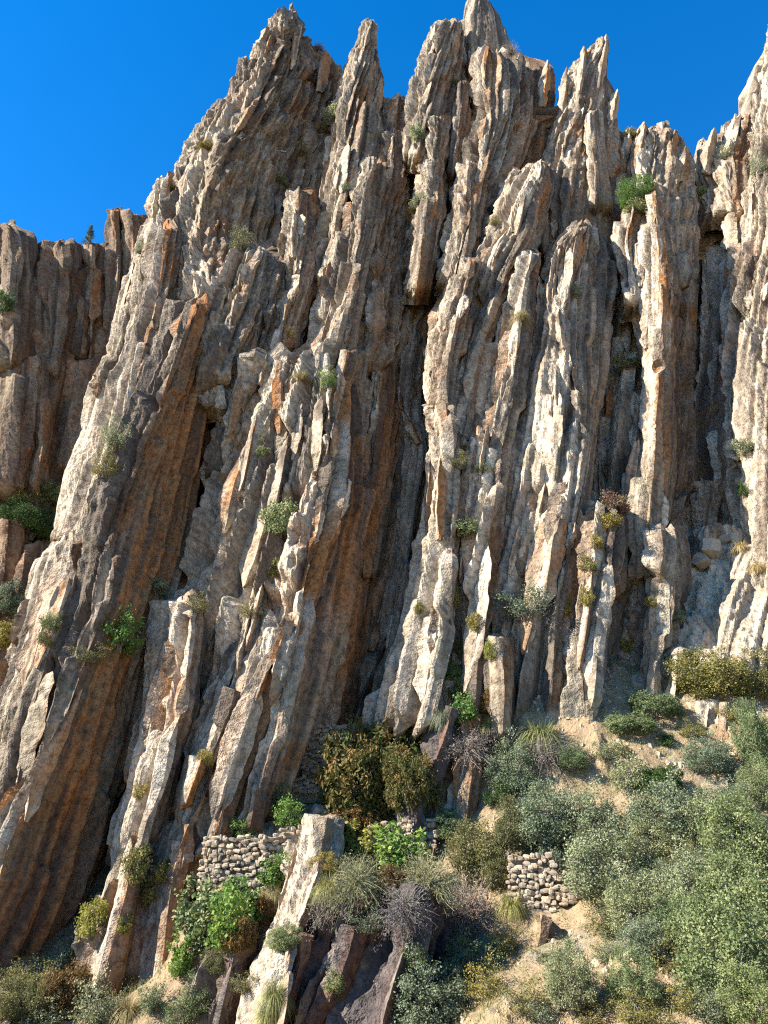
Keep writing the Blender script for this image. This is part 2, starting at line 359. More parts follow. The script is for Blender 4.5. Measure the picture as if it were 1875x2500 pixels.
    if key: FINS[key] = dict(o=o, L=Lp, M=Mp, R=Rp, n=n, g=g, P=P, nA=nA, nB=nB, nr=nr)
    if key: FINS[key]['g'] = gv
    return o

# --- the main cliff: a rough sheet behind, then the fins standing out of it
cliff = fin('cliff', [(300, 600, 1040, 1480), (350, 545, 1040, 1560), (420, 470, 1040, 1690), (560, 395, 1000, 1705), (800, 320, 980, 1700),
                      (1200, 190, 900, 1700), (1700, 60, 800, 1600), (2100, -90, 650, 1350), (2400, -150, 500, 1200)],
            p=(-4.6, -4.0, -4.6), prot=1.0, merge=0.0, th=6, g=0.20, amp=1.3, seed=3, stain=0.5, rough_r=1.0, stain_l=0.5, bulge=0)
tag(cliff, 'steep cliff of upright leaning rock fins in pale grey, ochre and rust', None, None, 'structure')

FIN_SPECS = [
    # key, rows (y, xL, xM, xR[, pL, pM, pR]), kwargs
    ('peak_left', [(45, 699, 704, 712), (76, 680, 692, 722), (119, 650, 670, 745), (145, 642, 664, 790), (165, 636, 660, 838), (261, 570, 615, 842), (300, 524, 590, 835), (351, 484, 540, 830),
                   (436, 447, 500, 815), (544, 420, 480, 800), (640, 400, 500, 780), (760, 395, 520, 750), (900, 390, 540, 730), (1000, 420, 560, 720)],
     dict(p=(-1, 2.6, -6.5), seed=11, lump=0.9, th=7, stain=0.35, rough_r=1.15, stain_l=0.1, bulge=1.6)),
    ('spire_small', [(145, 594, 600, 606), (180, 583, 600, 622), (215, 583, 605, 640), (290, 562, 600, 650), (380, 520, 580, 640)], dict(p=(0, 1.8, 0), seed=12, lump=0.6, th=3, amp=0.6, stain=0.2)),
    ('spire_right', [(58, 900, 904, 907), (90, 886, 899, 908), (130, 858, 884, 910), (200, 836, 862, 932), (260, 822, 850, 935), (330, 812, 846, 965), (450, 800, 835, 960), (560, 780, 815, 920), (680, 760, 790, 860)],
     dict(p=(-2, 1.0, -2), seed=13, lump=0.5, th=2.2, amp=0.55, jit=0.15, stain=0.25, rough_r=1.0)),
    ('saddle', [(250, 925, 950, 985), (300, 905, 950, 1010), (400, 880, 930, 1020), (520, 860, 920, 1010), (700, 850, 900, 990)], dict(p=(-4, -2, -4), seed=14, lump=0.8, th=5, stain=0.2, rough_r=1)),
    ('knob_left', [(440, 395, 412, 430), (490, 380, 408, 450), (560, 362, 400, 470), (640, 340, 390, 480), (720, 320, 380, 470)], dict(p=(-1.5, 1.5, -1), seed=15, lean=0.02, lump=0.8, th=5, amp=0.8)),
    ('left_slab', [(560, 360, 405, 450), (612, 334, 395, 450), (680, 317, 390, 440), (759, 297, 380, 430), (840, 278, 362, 400), (900, 255, 342, 362), (1040, 215, 308, 332),
                   (1136, 170, 280, 305), (1204, 150, 264, 290), (1312, 136, 228, 252)],
     dict(p=(-2.0, 4.0, 2), seed=16, lean=0.02, amp=0.55, stain=0.5, bulge=0.4)),
    ('left_slab_foot', [(1325, 140, 195, 222), (1380, 93, 185, 215), (1521, 55, 145, 178), (1670, 20, 90, 135), (1800, -25, 60, 112), (1960, -80, 30, 80), (2200, -150, -40, 20)],
     dict(p=(-1.5, 4.4, 2), seed=17, lean=0.02, amp=0.6, stain=0.6, bulge=0.6)),
    ('rust_overhang', [(745, 405, 468, 560), (830, 374, 446, 550), (900, 362, 420, 535), (1017, 335, 386, 512), (1100, 308, 348, 498), (1200, 268, 292, 485),
                       (1300, 232, 258, 470), (1380, 195, 278, 465), (1450, 170, 275, 445), (1540, 130, 236, 405), (1670, 60, 192, 352), (1780, 20, 152, 328), (1900, -20, 122, 302),
                       (2000, -60, 40, 272), (2130, -90, 0, 235), (2250, -120, -40, 188), (2360, -150, -80, 115), (2460, -170, -100, 60)],
     dict(p=(1.5, 5.2, -0.5), seed=18, lean=0.02, amp=0.8, stain=1.0, rough_r=0.62, bulge=0.8)),
    ('hollow_ledge', [(618, 590, 625, 680), (650, 500, 600, 705), (700, 455, 590, 725), (760, 430, 575, 720), (830, 420, 550, 690), (920, 430, 540, 640)], dict(p=(0.5, 3.2, -1.5), seed=33, lump=0.7, amp=1.25, stain=0.7, bulge=1.2)),
    ('mid_left_buttress', [(640, 560, 640, 700), (700, 540, 660, 740), (800, 545, 650, 720), (900, 560, 620, 690), (1000, 560, 600, 660), (1150, 500, 560, 620)], dict(p=(-1, 1.6, -1), seed=19, lump=0.8, amp=1.1, stain=0.6, rough_r=1, stain_l=0.3)),
    ('column_upper', [(470, 708, 730, 770), (560, 700, 735, 800), (650, 690, 725, 790), (760, 670, 700, 770), (850, 640, 680, 740)], dict(p=(-1, 1.8, -1.5), seed=20, lump=0.5, amp=0.9, stain=0.7)),
    ('tall_blade', [(400, 885, 903, 950), (480, 846, 890, 960), (560, 826, 882, 950), (660, 808, 860, 935), (740, 790, 845, 920), (850, 766, 822, 900), (925, 752, 805, 880), (1010, 740, 790, 860)],
     dict(p=(-1, 3.2, -1.5), seed=21, amp=0.7, stain=0.5)),
    ('ledge_fin', [(890, 690, 790, 860), (930, 668, 800, 880), (1023, 606, 806, 905), (1120, 556, 802, 925), (1200, 520, 790, 932), (1312, 488, 768, 920), (1397, 472, 750, 912), (1465, 462, 736, 906),
                   (1560, 470, 716, 892), (1660, 520, 694, 868), (1760, 560, 672, 840), (1850, 575, 650, 770), (2010, 545, 610, 690)],
     dict(p=(-0.5, 4.8, -3.2), seed=22, amp=1.0, stain=1.0, rough_r=0.55, bulge=1.2)),
    ('ledge_fin_rib', [(860, 835, 850, 905), (960, 800, 828, 900), (1060, 790, 812, 890), (1160, 770, 795, 870), (1260, 740, 765, 840), (1340, 720, 748, 810)], dict(p=(0.5, 3.6, 0), seed=23, amp=0.6, stain=0.8)),
    ('rust_pillar', [(900, 905, 930, 985), (1000, 885, 925, 990), (1100, 870, 910, 975), (1250, 850, 890, 950), (1400, 840, 880, 925)], dict(p=(-2.5, -0.6, -4.5), seed=24, amp=0.7, stain=0.9)),
    ('gully_blade', [(640, 1000, 1015, 1060), (760, 985, 1010, 1060), (880, 965, 1000, 1050), (980, 955, 985, 1040), (1085, 985, 1035, 1050), (1113, 968, 1030, 1048), (1220, 960, 1015, 1032), (1312, 950, 1000, 1018), (1410, 935, 985, 1005), (1560, 915, 968, 990), (1700, 890, 935, 965)],
     dict(p=(-5.5, -2.6, -5.0), seed=25, amp=0.7, stain=0.5)),
    ('front_left_rib', [(1470, 405, 440, 490), (1510, 395, 470, 510), (1595, 380, 452, 500), (1670, 373, 450, 490), (1717, 370, 453, 485), (1813, 350, 400, 452), (1904, 334, 396, 440), (2011, 297, 358, 410), (2068, 284, 345, 398)],
     dict(p=(1.5, 5.0, 2), seed=26, lean=0.02, amp=0.6, stain=0.7, cap=1.0)),
    ('front_left_rib_foot', [(2040, 290, 322, 350), (2080, 280, 320, 350), (2159, 260, 315, 350), (2249, 232, 290, 345), (2340, 199, 270, 340), (2410, 190, 250, 340)], dict(p=(2.5, 4.8, 3), seed=27, lean=0.02, amp=0.5, stain=0.7)),
    ('white_arete', [(1690, 560, 575, 600), (1780, 525, 548, 580), (1847, 502, 520, 560), (1921, 470, 508, 540), (1977, 432, 487, 525), (2023, 416, 456, 520), (2079, 402, 440, 500), (2170, 380, 420, 462), (2283, 357, 405, 436), (2400, 332, 395, 425), (2540, 300, 400, 430)],
     dict(p=(1.6, 4.4, 2.4), seed=28, lean=0.02, amp=0.45, stain=0.35)),
    ('thin_rib_a', [(1500, 575, 610, 640), (1600, 548, 580, 620), (1670, 525, 562, 600), (1762, 482, 518, 560), (1850, 460, 490, 530), (1943, 436, 465, 500)], dict(p=(0.5, 3.4, 0.5), seed=29, lean=0.02, amp=0.7, stain=0.6)),
    ('thin_rib_b', [(1850, 490, 498, 510), (1890, 455, 480, 500), (1960, 432, 452, 470)], dict(p=(2.5, 5, 3), seed=30, lean=0.02, amp=0.5, th=3)),
    ('rust_foot', [(1525, 670, 698, 735), (1572, 640, 685, 800), (1640, 618, 650, 830), (1734, 595, 618, 800), (1824, 545, 580, 740), (1900, 530, 560, 690), (1990, 500, 540, 650), (2060, 480, 520, 600)],
     dict(p=(1.0, 5.0, 0.5), seed=31, lean=0.02, amp=0.65, stain=0.95, rough_r=0.6)),
    ('cave_rib', [(1900, 640, 668, 690), (1960, 610, 645, 672), (2030, 585, 622, 650)], dict(p=(1, 3.0, 1), seed=32, amp=0.5, th=4)),
    # ---- upper middle
    ('tower_block', [(55, 1078, 1095, 1122), (90, 1056, 1075, 1135), (150, 1034, 1058, 1140), (215, 1014, 1045, 1132), (300, 1000, 1030, 1115), (380, 985, 1020, 1090)], dict(p=(-2, 1.4, -1), seed=40, lump=0.5, amp=0.8, th=5, stain=0.6)),
    ('tower_spire', [(-25, 1150, 1165, 1178), (0, 1142, 1160, 1190), (34, 1133, 1158, 1216), (90, 1127, 1155, 1240), (140, 1135, 1165, 1255), (200, 1140, 1170, 1255)], dict(p=(-4.5, -2.2, -4.5), seed=41, amp=0.5, th=4, stain=0.3, strip=1.5)),
    ('tower_wall', [(140, 1163, 1182, 1262), (150, 1160, 1182, 1300), (160, 1160, 1182, 1345), (227, 1160, 1190, 1350), (272, 1168, 1202, 1345), (320, 1160, 1196, 1332), (400, 1140, 1180, 1290), (450, 1130, 1165, 1240), (540, 1110, 1150, 1210), (640, 1090, 1130, 1190)],
     dict(p=(-1.5, 2.0, -4.4), seed=42, amp=0.75, stain=0.55, rough_r=0.7)),
    ('tower_column', [(204, 1116, 1124, 1152), (280, 1114, 1124, 1152), (350, 1108, 1120, 1150), (420, 1095, 1108, 1140)], dict(p=(-1.5, 0.6, -1.5), seed=43, amp=0.35, th=3, stain=0.6)),
    ('tower_rib', [(285, 1036, 1060, 1108), (350, 1034, 1055, 1104), (420, 1028, 1050, 1092), (500, 1020, 1060, 1092), (570, 1008, 1040, 1080), (650, 1000, 1030, 1070)], dict(p=(-0.8, 1.8, -1), seed=44, lump=0.9, amp=0.9, stain=0.6)),
    ('tower_foot', [(400, 1130, 1145, 1165), (450, 1118, 1140, 1170), (520, 1108, 1135, 1170), (600, 1100, 1125, 1165), (680, 1085, 1110, 1150)], dict(p=(0, 2.2, 0), seed=45, lump=0.6, amp=0.8, stain=0.8)),
    ('left_of_tower', [(330, 935, 960, 1000), (420, 920, 950, 1010), (520, 900, 930, 1000), (640, 890, 920, 1000), (760, 880, 915, 990), (900, 870, 905, 960)], dict(p=(-2.6, 0.2, -4), seed=46, lump=0.6, amp=1.0, stain=0.5, rough_r=0.9)),
    ('brown_wedge', [(490, 1030, 1045, 1078), (540, 1018, 1035, 1075), (640, 1005, 1025, 1062), (700, 995, 1015, 1050)], dict(p=(0.2, 2.6, 0), seed=47, amp=0.5, stain=0.9)),
    ('right_spire', [(100, 1469, 1475, 1482), (130, 1430, 1458, 1482), (160, 1405, 1440, 1483), (190, 1372, 1425, 1484), (225, 1365, 1415, 1505), (290, 1360, 1410, 1503), (330, 1350, 1400, 1512), (420, 1340, 1390, 1540)], dict(p=(-3.0, -1.0, -3.0), seed=48, lump=0.8, amp=0.6, jit=0.15, th=2.5, stain=0.3)),
    ('shadow_dome', [(250, 1400, 1430, 1490), (340, 1335, 1385, 1500), (400, 1318, 1375, 1505), (480, 1310, 1370, 1510), (600, 1330, 1380, 1520), (720, 1350, 1390, 1520)], dict(p=(-3, -0.8, -3), seed=49, lump=0.7, amp=0.7, stain=0.25, stain_l=0.1)),
    ('dome_pillar', [(275, 1428, 1440, 1472), (350, 1430, 1445, 1480), (430, 1436, 1450, 1490), (500, 1445, 1455, 1500)], dict(p=(-1, 0.2, -2), seed=50, amp=0.5, stain=0.5, th=4)),
    ('crest', [(322, 1558, 1600, 1650), (345, 1530, 1595, 1668), (380, 1512, 1590, 1692), (450, 1505, 1580, 1700), (560, 1510, 1590, 1705), (700, 1520, 1600, 1700)], dict(p=(-4.5, -2.0, -4.5), seed=51, lump=1.0, amp=1.0, stain=0.3, th=6)),
    ('crest_knob', [(303, 1611, 1617, 1624), (325, 1602, 1618, 1642), (360, 1592, 1615, 1664), (420, 1580, 1610, 1690)], dict(p=(-4.2, -3.0, -4.5), seed=52, lump=0.9, amp=0.7, th=3)),
    # ---- middle right, bright
    ('bright_head', [(408, 1306, 1322, 1345), (450, 1250, 1315, 1350), (493, 1228, 1298, 1345), (566, 1190, 1292, 1330), (640, 1150, 1242, 1300), (700, 1135, 1225, 1270), (765, 1120, 1207, 1245), (860, 1100, 1180, 1215), (960, 1085, 1160, 1190), (1080, 1070, 1140, 1170)],
     dict(p=(0.5, 3.2, 0), seed=60, amp=0.85, stain=0.6)),
    ('bright_left', [(640, 1130, 1150, 1185), (700, 1105, 1135, 1165), (760, 1085, 1120, 1150), (850, 1052, 1105, 1140), (943, 1046, 1090, 1130), (1074, 1060, 1110, 1135), (1198, 1043, 1110, 1130), (1300, 1026, 1105, 1140), (1419, 1008, 1110, 1140), (1538, 980, 1105, 1130), (1640, 938, 1080, 1110), (1773, 920, 1050, 1090)],
     dict(p=(0.0, 4.6, 2), seed=61, amp=0.75, stain=0.4)),
    ('bright_middle', [(620, 1290, 1300, 1325), (700, 1262, 1280, 1310), (800, 1230, 1260, 1290), (900, 1190, 1250, 1270), (1000, 1160, 1235, 1255), (1113, 1140, 1210, 1235), (1250, 1120, 1200, 1225), (1400, 1120, 1190, 1215), (1550, 1110, 1180, 1205), (1740, 1080, 1160, 1190)],
     dict(p=(1.5, 4.2, 2), seed=62, amp=0.8, stain=0.5)),
    ('bright_right', [(555, 1412, 1422, 1436), (589, 1362, 1400, 1470), (652, 1338, 1385, 1512), (737, 1312, 1375, 1507), (840, 1285, 1388, 1482), (900, 1262, 1400, 1478), (1000, 1230, 1418, 1465), (1113, 1200, 1418, 1448), (1250, 1195, 1400, 1430), (1400, 1190, 1380, 1420), (1550, 1180, 1360, 1400), (1760, 1150, 1330, 1370)],
     dict(p=(1.5, 3.8, -1.5), seed=63, amp=0.85, stain=0.5, bulge=0.8)),
    ('bright_face_block', [(1100, 1250, 1330, 1345), (1130, 1240, 1330, 1350), (1200, 1236, 1325, 1350), (1260, 1238, 1310, 1340), (1300, 1238, 1312, 1330), (1400, 1235, 1308, 1320)], dict(p=(2.6, 3.5, 2.8), seed=64, amp=0.7, stain=0.3, stain_l=0.4, th=3, cap=0.2, bulge=0.0)),
    ('dark_ribs', [(600, 1480, 1500, 1560), (700, 1490, 1520, 1570), (850, 1470, 1530, 1590), (1000, 1455, 1530, 1600), (1150, 1440, 1520, 1600), (1300, 1430, 1520, 1610), (1500, 1420, 1510, 1600)], dict(p=(-4.2, -2.6, -4.5), seed=65, amp=0.9, stain=0.15)),
    ('right_fin_small', [(510, 1530, 1548, 1566), (567, 1502, 1530, 1556), (663, 1520, 1540, 1556), (740, 1525, 1545, 1565)], dict(p=(-1, 1.4, -1), seed=66, amp=0.7, th=4)),
    ('right_fin', [(478, 1575, 1592, 1625), (538, 1562, 1600, 1655), (652, 1556, 1615, 1666), (740, 1552, 1618, 1668), (887, 1570, 1610, 1668), (1000, 1575, 1606, 1678), (1113, 1560, 1600, 1690), (1200, 1550, 1592, 1675), (1283, 1540, 1590, 1645), (1400, 1540, 1585, 1640)],
     dict(p=(-2, 2.8, -9), prot=1.0, seed=67, lean=0.03, amp=0.7, stain=0.75)),
    ('rib_cluster', [(1240, 1410, 1470, 1540), (1265, 1370, 1480, 1548), (1350, 1350, 1490, 1545), (1453, 1345, 1480, 1530), (1560, 1350, 1460, 1510), (1660, 1370, 1450, 1490), (1780, 1380, 1430, 1480)], dict(p=(1.5, 4.4, 0), seed=68, amp=0.9, stain=0.2, rough_r=0.8)),
    ('right_foot_fin', [(1300, 1592, 1610, 1660), (1340, 1584, 1625, 1677), (1420, 1575, 1612, 1680), (1500, 1575, 1605, 1676), (1566, 1570, 1600, 1660), (1640, 1560, 1590, 1630), (1720, 1550, 1580, 1610)], dict(p=(0, 3.4, -1.5), seed=69, lean=0.03, amp=0.7, stain=0.35)),
    ('foot_pillar', [(1480, 1385, 1415, 1440), (1560, 1380, 1420, 1450), (1650, 1390, 1425, 1470), (1740, 1400, 1430, 1470), (1820, 1400, 1430, 1460)], dict(p=(1.5, 3.8, 1.8), seed=70, amp=0.6)),
    ('foot_white_block', [(1555, 1150, 1220, 1250), (1600, 1150, 1230, 1260), (1680, 1150, 1230, 1260), (1790, 1150, 1225, 1255)], dict(p=(3.0, 5.4, 3), seed=71, amp=0.55, th=4)),
    # ---- the gully and its right-hand wall
    ('gully_back', [(400, 1680, 1720, 1790), (560, 1660, 1710, 1800), (800, 1660, 1700, 1800), (1100, 1650, 1700, 1820), (1300, 1620, 1700, 1820), (1450, 1600, 1700, 1800)], dict(p=(-21, -20, -21), prot=1.0, seed=80, lean=0.03, lump=0.6, amp=1.0, th=5, rough_r=1, stain=0.2)),
    ('right_wall_inner', [(375, 1712, 1765, 1820), (420, 1702, 1772, 1850), (560, 1722, 1790, 1860), (680, 1720, 1775, 1840), (840, 1725, 1775, 1850), (1000, 1722, 1772, 1840), (1150, 1712, 1782, 1850), (1300, 1690, 1800, 1860)], dict(p=(-22, -4.0, -5), prot=1.0, seed=81, lean=0.03, amp=0.9, stain=0.2)),
    ('right_wall', [(60, 1880, 1960, 2010), (159, 1862, 1950, 2010), (238, 1842, 1950, 2010), (290, 1826, 1950, 2010), (400, 1830, 1950, 2010), (538, 1820, 1940, 2010), (680, 1784, 1930, 2010), (740, 1774, 1920, 2010), (864, 1768, 1900, 2010), (1085, 1766, 1900, 2010), (1220, 1780, 1900, 2010), (1312, 1800, 1920, 2010), (1450, 1790, 1930, 2010), (1600, 1780, 1930, 2010)],
     dict(p=(-2.0, 2.4, 2), seed=82, lean=0.03, amp=0.95, stain=0.2, th=9)),
    ('right_wall_crest', [(290, 1800, 1822, 1850), (320, 1765, 1815, 1860), (370, 1710, 1790, 1850), (430, 1705, 1780, 1850), (520, 1720, 1790, 1860)], dict(p=(-6, -3.0, -4), seed=83, lean=0.03, lump=0.9, amp=0.8, th=5)),
    ('right_wall_apron', [(1300, 1740, 1800, 1880, -4, -1.5, -1.5), (1350, 1715, 1800, 1930, -3, -0.5, -0.5), (1450, 1690, 1780, 1980, -1.5, 1.0, 0.8), (1530, 1670, 1760, 1990, 0, 2.4, 2.2), (1640, 1640, 1730, 1990, 2.0, 4.2, 4.0)], dict(seed=84, lump=0.9, amp=0.9, th=6, mat='cream', stain=0.2, prot=1.0, lean=0.2)),
    ('gully_blocks', [(1300, 1690, 1725, 1770), (1350, 1682, 1720, 1772), (1390, 1685, 1715, 1750)], dict(p=(-3.0, -0.5, -3), seed=85, lump=1.0, amp=0.8, th=4)),
    ('gully_apron', [(1180, 1665, 1720, 1790), (1260, 1650, 1715, 1790), (1380, 1640, 1705, 1760), (1480, 1625, 1690, 1750), (1600, 1610, 1670, 1740)], dict(p=(-7, -4.5, -5), seed=86, lump=0.8, amp=0.9, th=4)),
]
MATS = {'cream': ROCK_CREAM, 'dark': ROCK_DARK, 'back': ROCK_BACK}
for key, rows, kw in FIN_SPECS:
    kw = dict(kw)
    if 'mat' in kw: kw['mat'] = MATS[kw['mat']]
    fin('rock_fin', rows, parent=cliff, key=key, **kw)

# --- the brown cliff further back on the left
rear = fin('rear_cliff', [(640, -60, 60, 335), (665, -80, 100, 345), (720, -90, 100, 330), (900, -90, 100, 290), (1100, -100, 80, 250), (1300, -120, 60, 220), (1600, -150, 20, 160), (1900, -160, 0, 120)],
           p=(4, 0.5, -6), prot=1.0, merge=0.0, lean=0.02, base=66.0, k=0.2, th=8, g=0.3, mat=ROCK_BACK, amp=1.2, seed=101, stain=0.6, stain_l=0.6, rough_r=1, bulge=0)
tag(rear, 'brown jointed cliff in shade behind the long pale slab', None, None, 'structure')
REAR = [
    [(552, -40, 10, 40), (570, -60, 30, 88), (620, -60, 40, 92), (760, -80, 35, 85), (890, -80, 30, 75)],
    [(600, 92, 150, 200), (640, 90, 150, 205), (760, 82, 145, 200), (880, 72, 140, 190), (905, 70, 140, 188)],
    [(602, 205, 235, 255), (680, 202, 230, 258), (760, 195, 225, 255), (880, 190, 220, 250)],
    [(515, 266, 280, 300), (560, 258, 280, 310), (640, 255, 290, 330), (760, 245, 280, 320), (900, 230, 260, 290)],
    [(525, 300, 322, 350), (600, 300, 325, 358), (700, 290, 310, 340)],
    [(735, 185, 205, 240), (800, 172, 200, 240), (860, 165, 200, 250)],
    [(890, -60, 60, 130), (980, -70, 55, 125), (1100, -80, 50, 115), (1190, -90, 40, 100)],
    [(890, 165, 220, 262), (960, 160, 215, 250), (1050, 150, 200, 235), (1140, 130, 170, 200)],
    [(980, 85, 110, 140), (1080, 80, 105, 135), (1185, 60, 90, 120)],
    [(1270, -60, 20, 60), (1330, -70, 20, 70), (1420, -80, 10, 70), (1560, -100, 0, 50), (1750, -120, -20, 30)],
    [(1330, 40, 60, 110), (1400, 20, 60, 100), (1480, 10, 40, 80)],
]
for i, r in enumerate(REAR):
    xm = r[0][2]; po = 3.5 - 9.0 * (xm + 40) / 380.0
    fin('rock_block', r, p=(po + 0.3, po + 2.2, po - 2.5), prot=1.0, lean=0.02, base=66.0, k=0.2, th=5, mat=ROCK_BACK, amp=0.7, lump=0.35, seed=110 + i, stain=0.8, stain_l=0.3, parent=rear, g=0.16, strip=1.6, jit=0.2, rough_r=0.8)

# ------------------------------------------------------------------ hillside terrain
CTRL_PX = [(0, 2500, 36), (150, 2440, 38.6), (300, 2450, 40.2), (420, 2500, 40.6), (600, 2500, 36.5), (900, 2500, 34.6), (1080, 2500, 31.0), (1200, 2500, 28.6), (1500, 2500, 26.5), (1875, 2500, 25),
    (480, 2170, 39.2), (600, 2165, 39.4), (720, 2120, 39.8), (560, 2046, 41.2), (700, 2015, 42.0), (640, 1998, 45), (560, 2300, 37.4), (700, 2330, 37.2), (850, 2330, 36.8), (800, 2150, 39.8),
    (850, 2065, 42.0), (960, 2070, 41.8), (1050, 2062, 41.6), (900, 2000, 43.6), (1000, 1992, 42.8), (1100, 1990, 42.2), (800, 1945, 45.8), (780, 1895, 48.5), (900, 1790, 50), (1000, 1900, 45.5),
    (980, 2290, 36.9), (1130, 2260, 36.2), (1200, 2400, 31.5), (1300, 2300, 34.0), (1350, 2245, 35.6), (1420, 2090, 38.0), (1280, 2085, 38.3), (1450, 2380, 30.8),
    (1180, 1960, 41.6), (1300, 1900, 41.6), (1320, 1800, 41.9), (1150, 1830, 42.6), (1040, 1810, 43.4), (1500, 2150, 35.6), (1500, 1960, 39.5), (1500, 1820, 41.4), (1480, 1765, 42.2),
    (1700, 2230, 32), (1700, 2030, 36.5), (1700, 1870, 40.8), (1700, 1720, 44), (1720, 1600, 46.5), (1875, 2230, 31), (1875, 2030, 36.5), (1875, 1830, 40.5), (1875, 1650, 44.5), (1875, 1500, 48), (1760, 1470, 49.0), (1850, 1400, 50.5), (1700, 1530, 49.0)]
cp = np.array([at(a, b, c) for a, b, c in CTRL_PX])
ext = np.array([(-32, 36, -8.5), (-34, 50, 0), (-20, 52, -1), (42, 30, -4), (45, 42, 5), (45, 55, 19), (30, 62, 22), (15, 60, 10), (0, 58, 6), (0, 21, -12.5), (-28, 22, -13), (28, 19, -11), (0, 12, -9), (-28, 10, -9), (28, 10, -8),
                (0, 2.5, -1.75), (-8, 1, -1.7), (8, 1, -1.7), (0, -12, -1.4), (-30, -5, -1.6), (30, -5, -1.4)], float)
cp = np.concatenate([cp, ext])
def tps(r): return np.where(r > 1e-6, r * r * np.log(np.maximum(r, 1e-6)), 0)
nc = len(cp); Kx = tps(np.linalg.norm(cp[:, None, :2] - cp[None, :, :2], axis=2)) + np.eye(nc) * 6.0
Pm = np.concatenate([np.ones((nc, 1)), cp[:, :2]], 1)
sol = np.linalg.solve(np.block([[Kx, Pm], [Pm.T, np.zeros((3, 3))]]), np.concatenate([cp[:, 2], np.zeros(3)]))
def ground_z(x, y):
    x = np.asarray(x, float); y = np.asarray(y, float); sh = x.shape; q = np.stack([x.ravel(), y.ravel()], 1); z = sol[nc] + q @ sol[nc + 1:]
    for c in range(nc): z = z + sol[c] * tps(np.linalg.norm(q - cp[c, :2], axis=1))
    return z.reshape(sh)
def terr_detail(x, y):
    r = 0.55 * fbm2(x * 0.35, y * 0.35, 900, 4) + 0.25 * fbm2(x * 1.2, y * 1.2, 905, 3)
    lf = fbm2(x * 0.25 + 3, y * 0.25, 910, 3)                    # rocky steps in the slope
    st = sstep(0.05, 0.35, lf); i, j, f, g, w = strips(x + 0.5 * fbm2(x * .6, y * .6, 911, 2), y - 0.3 * x, 0.8, 2.0, 912)
    return r + st * (0.5 * (rnd(i, j, 913) - 0.4) + 0.25 * (1 - np.abs(2 * f - 1)))
xs = np.linspace(-36, 46, 360); ys = np.concatenate([np.linspace(-14, 22, 30)[:-1], np.linspace(22, 62, 240)])
gx, gy = np.meshgrid(xs, ys); gz = np.clip(ground_z(gx, gy), -14, 24) + terr_detail(gx, gy) * sstep(14, 20, gy)
hill = add('hillside', mesh_quads('hillside', np.stack([gx, gy, gz], -1).reshape(-1, 3), grid_faces(*gx.shape, False)), EARTH)
tag(hill, 'dry tan earth slope with rocky steps below the cliff', None, None, 'structure')
gs = np.array([(-900, -900, -14.2), (900, -900, -14.2), (900, 900, -14.2), (-900, 900, -14.2)], float)
grd = add('ground', mesh_quads('ground', gs, np.array([[0, 1, 2, 3]])), EARTH); tag(grd, 'wide dry valley ground around the slope', None, None, 'structure')

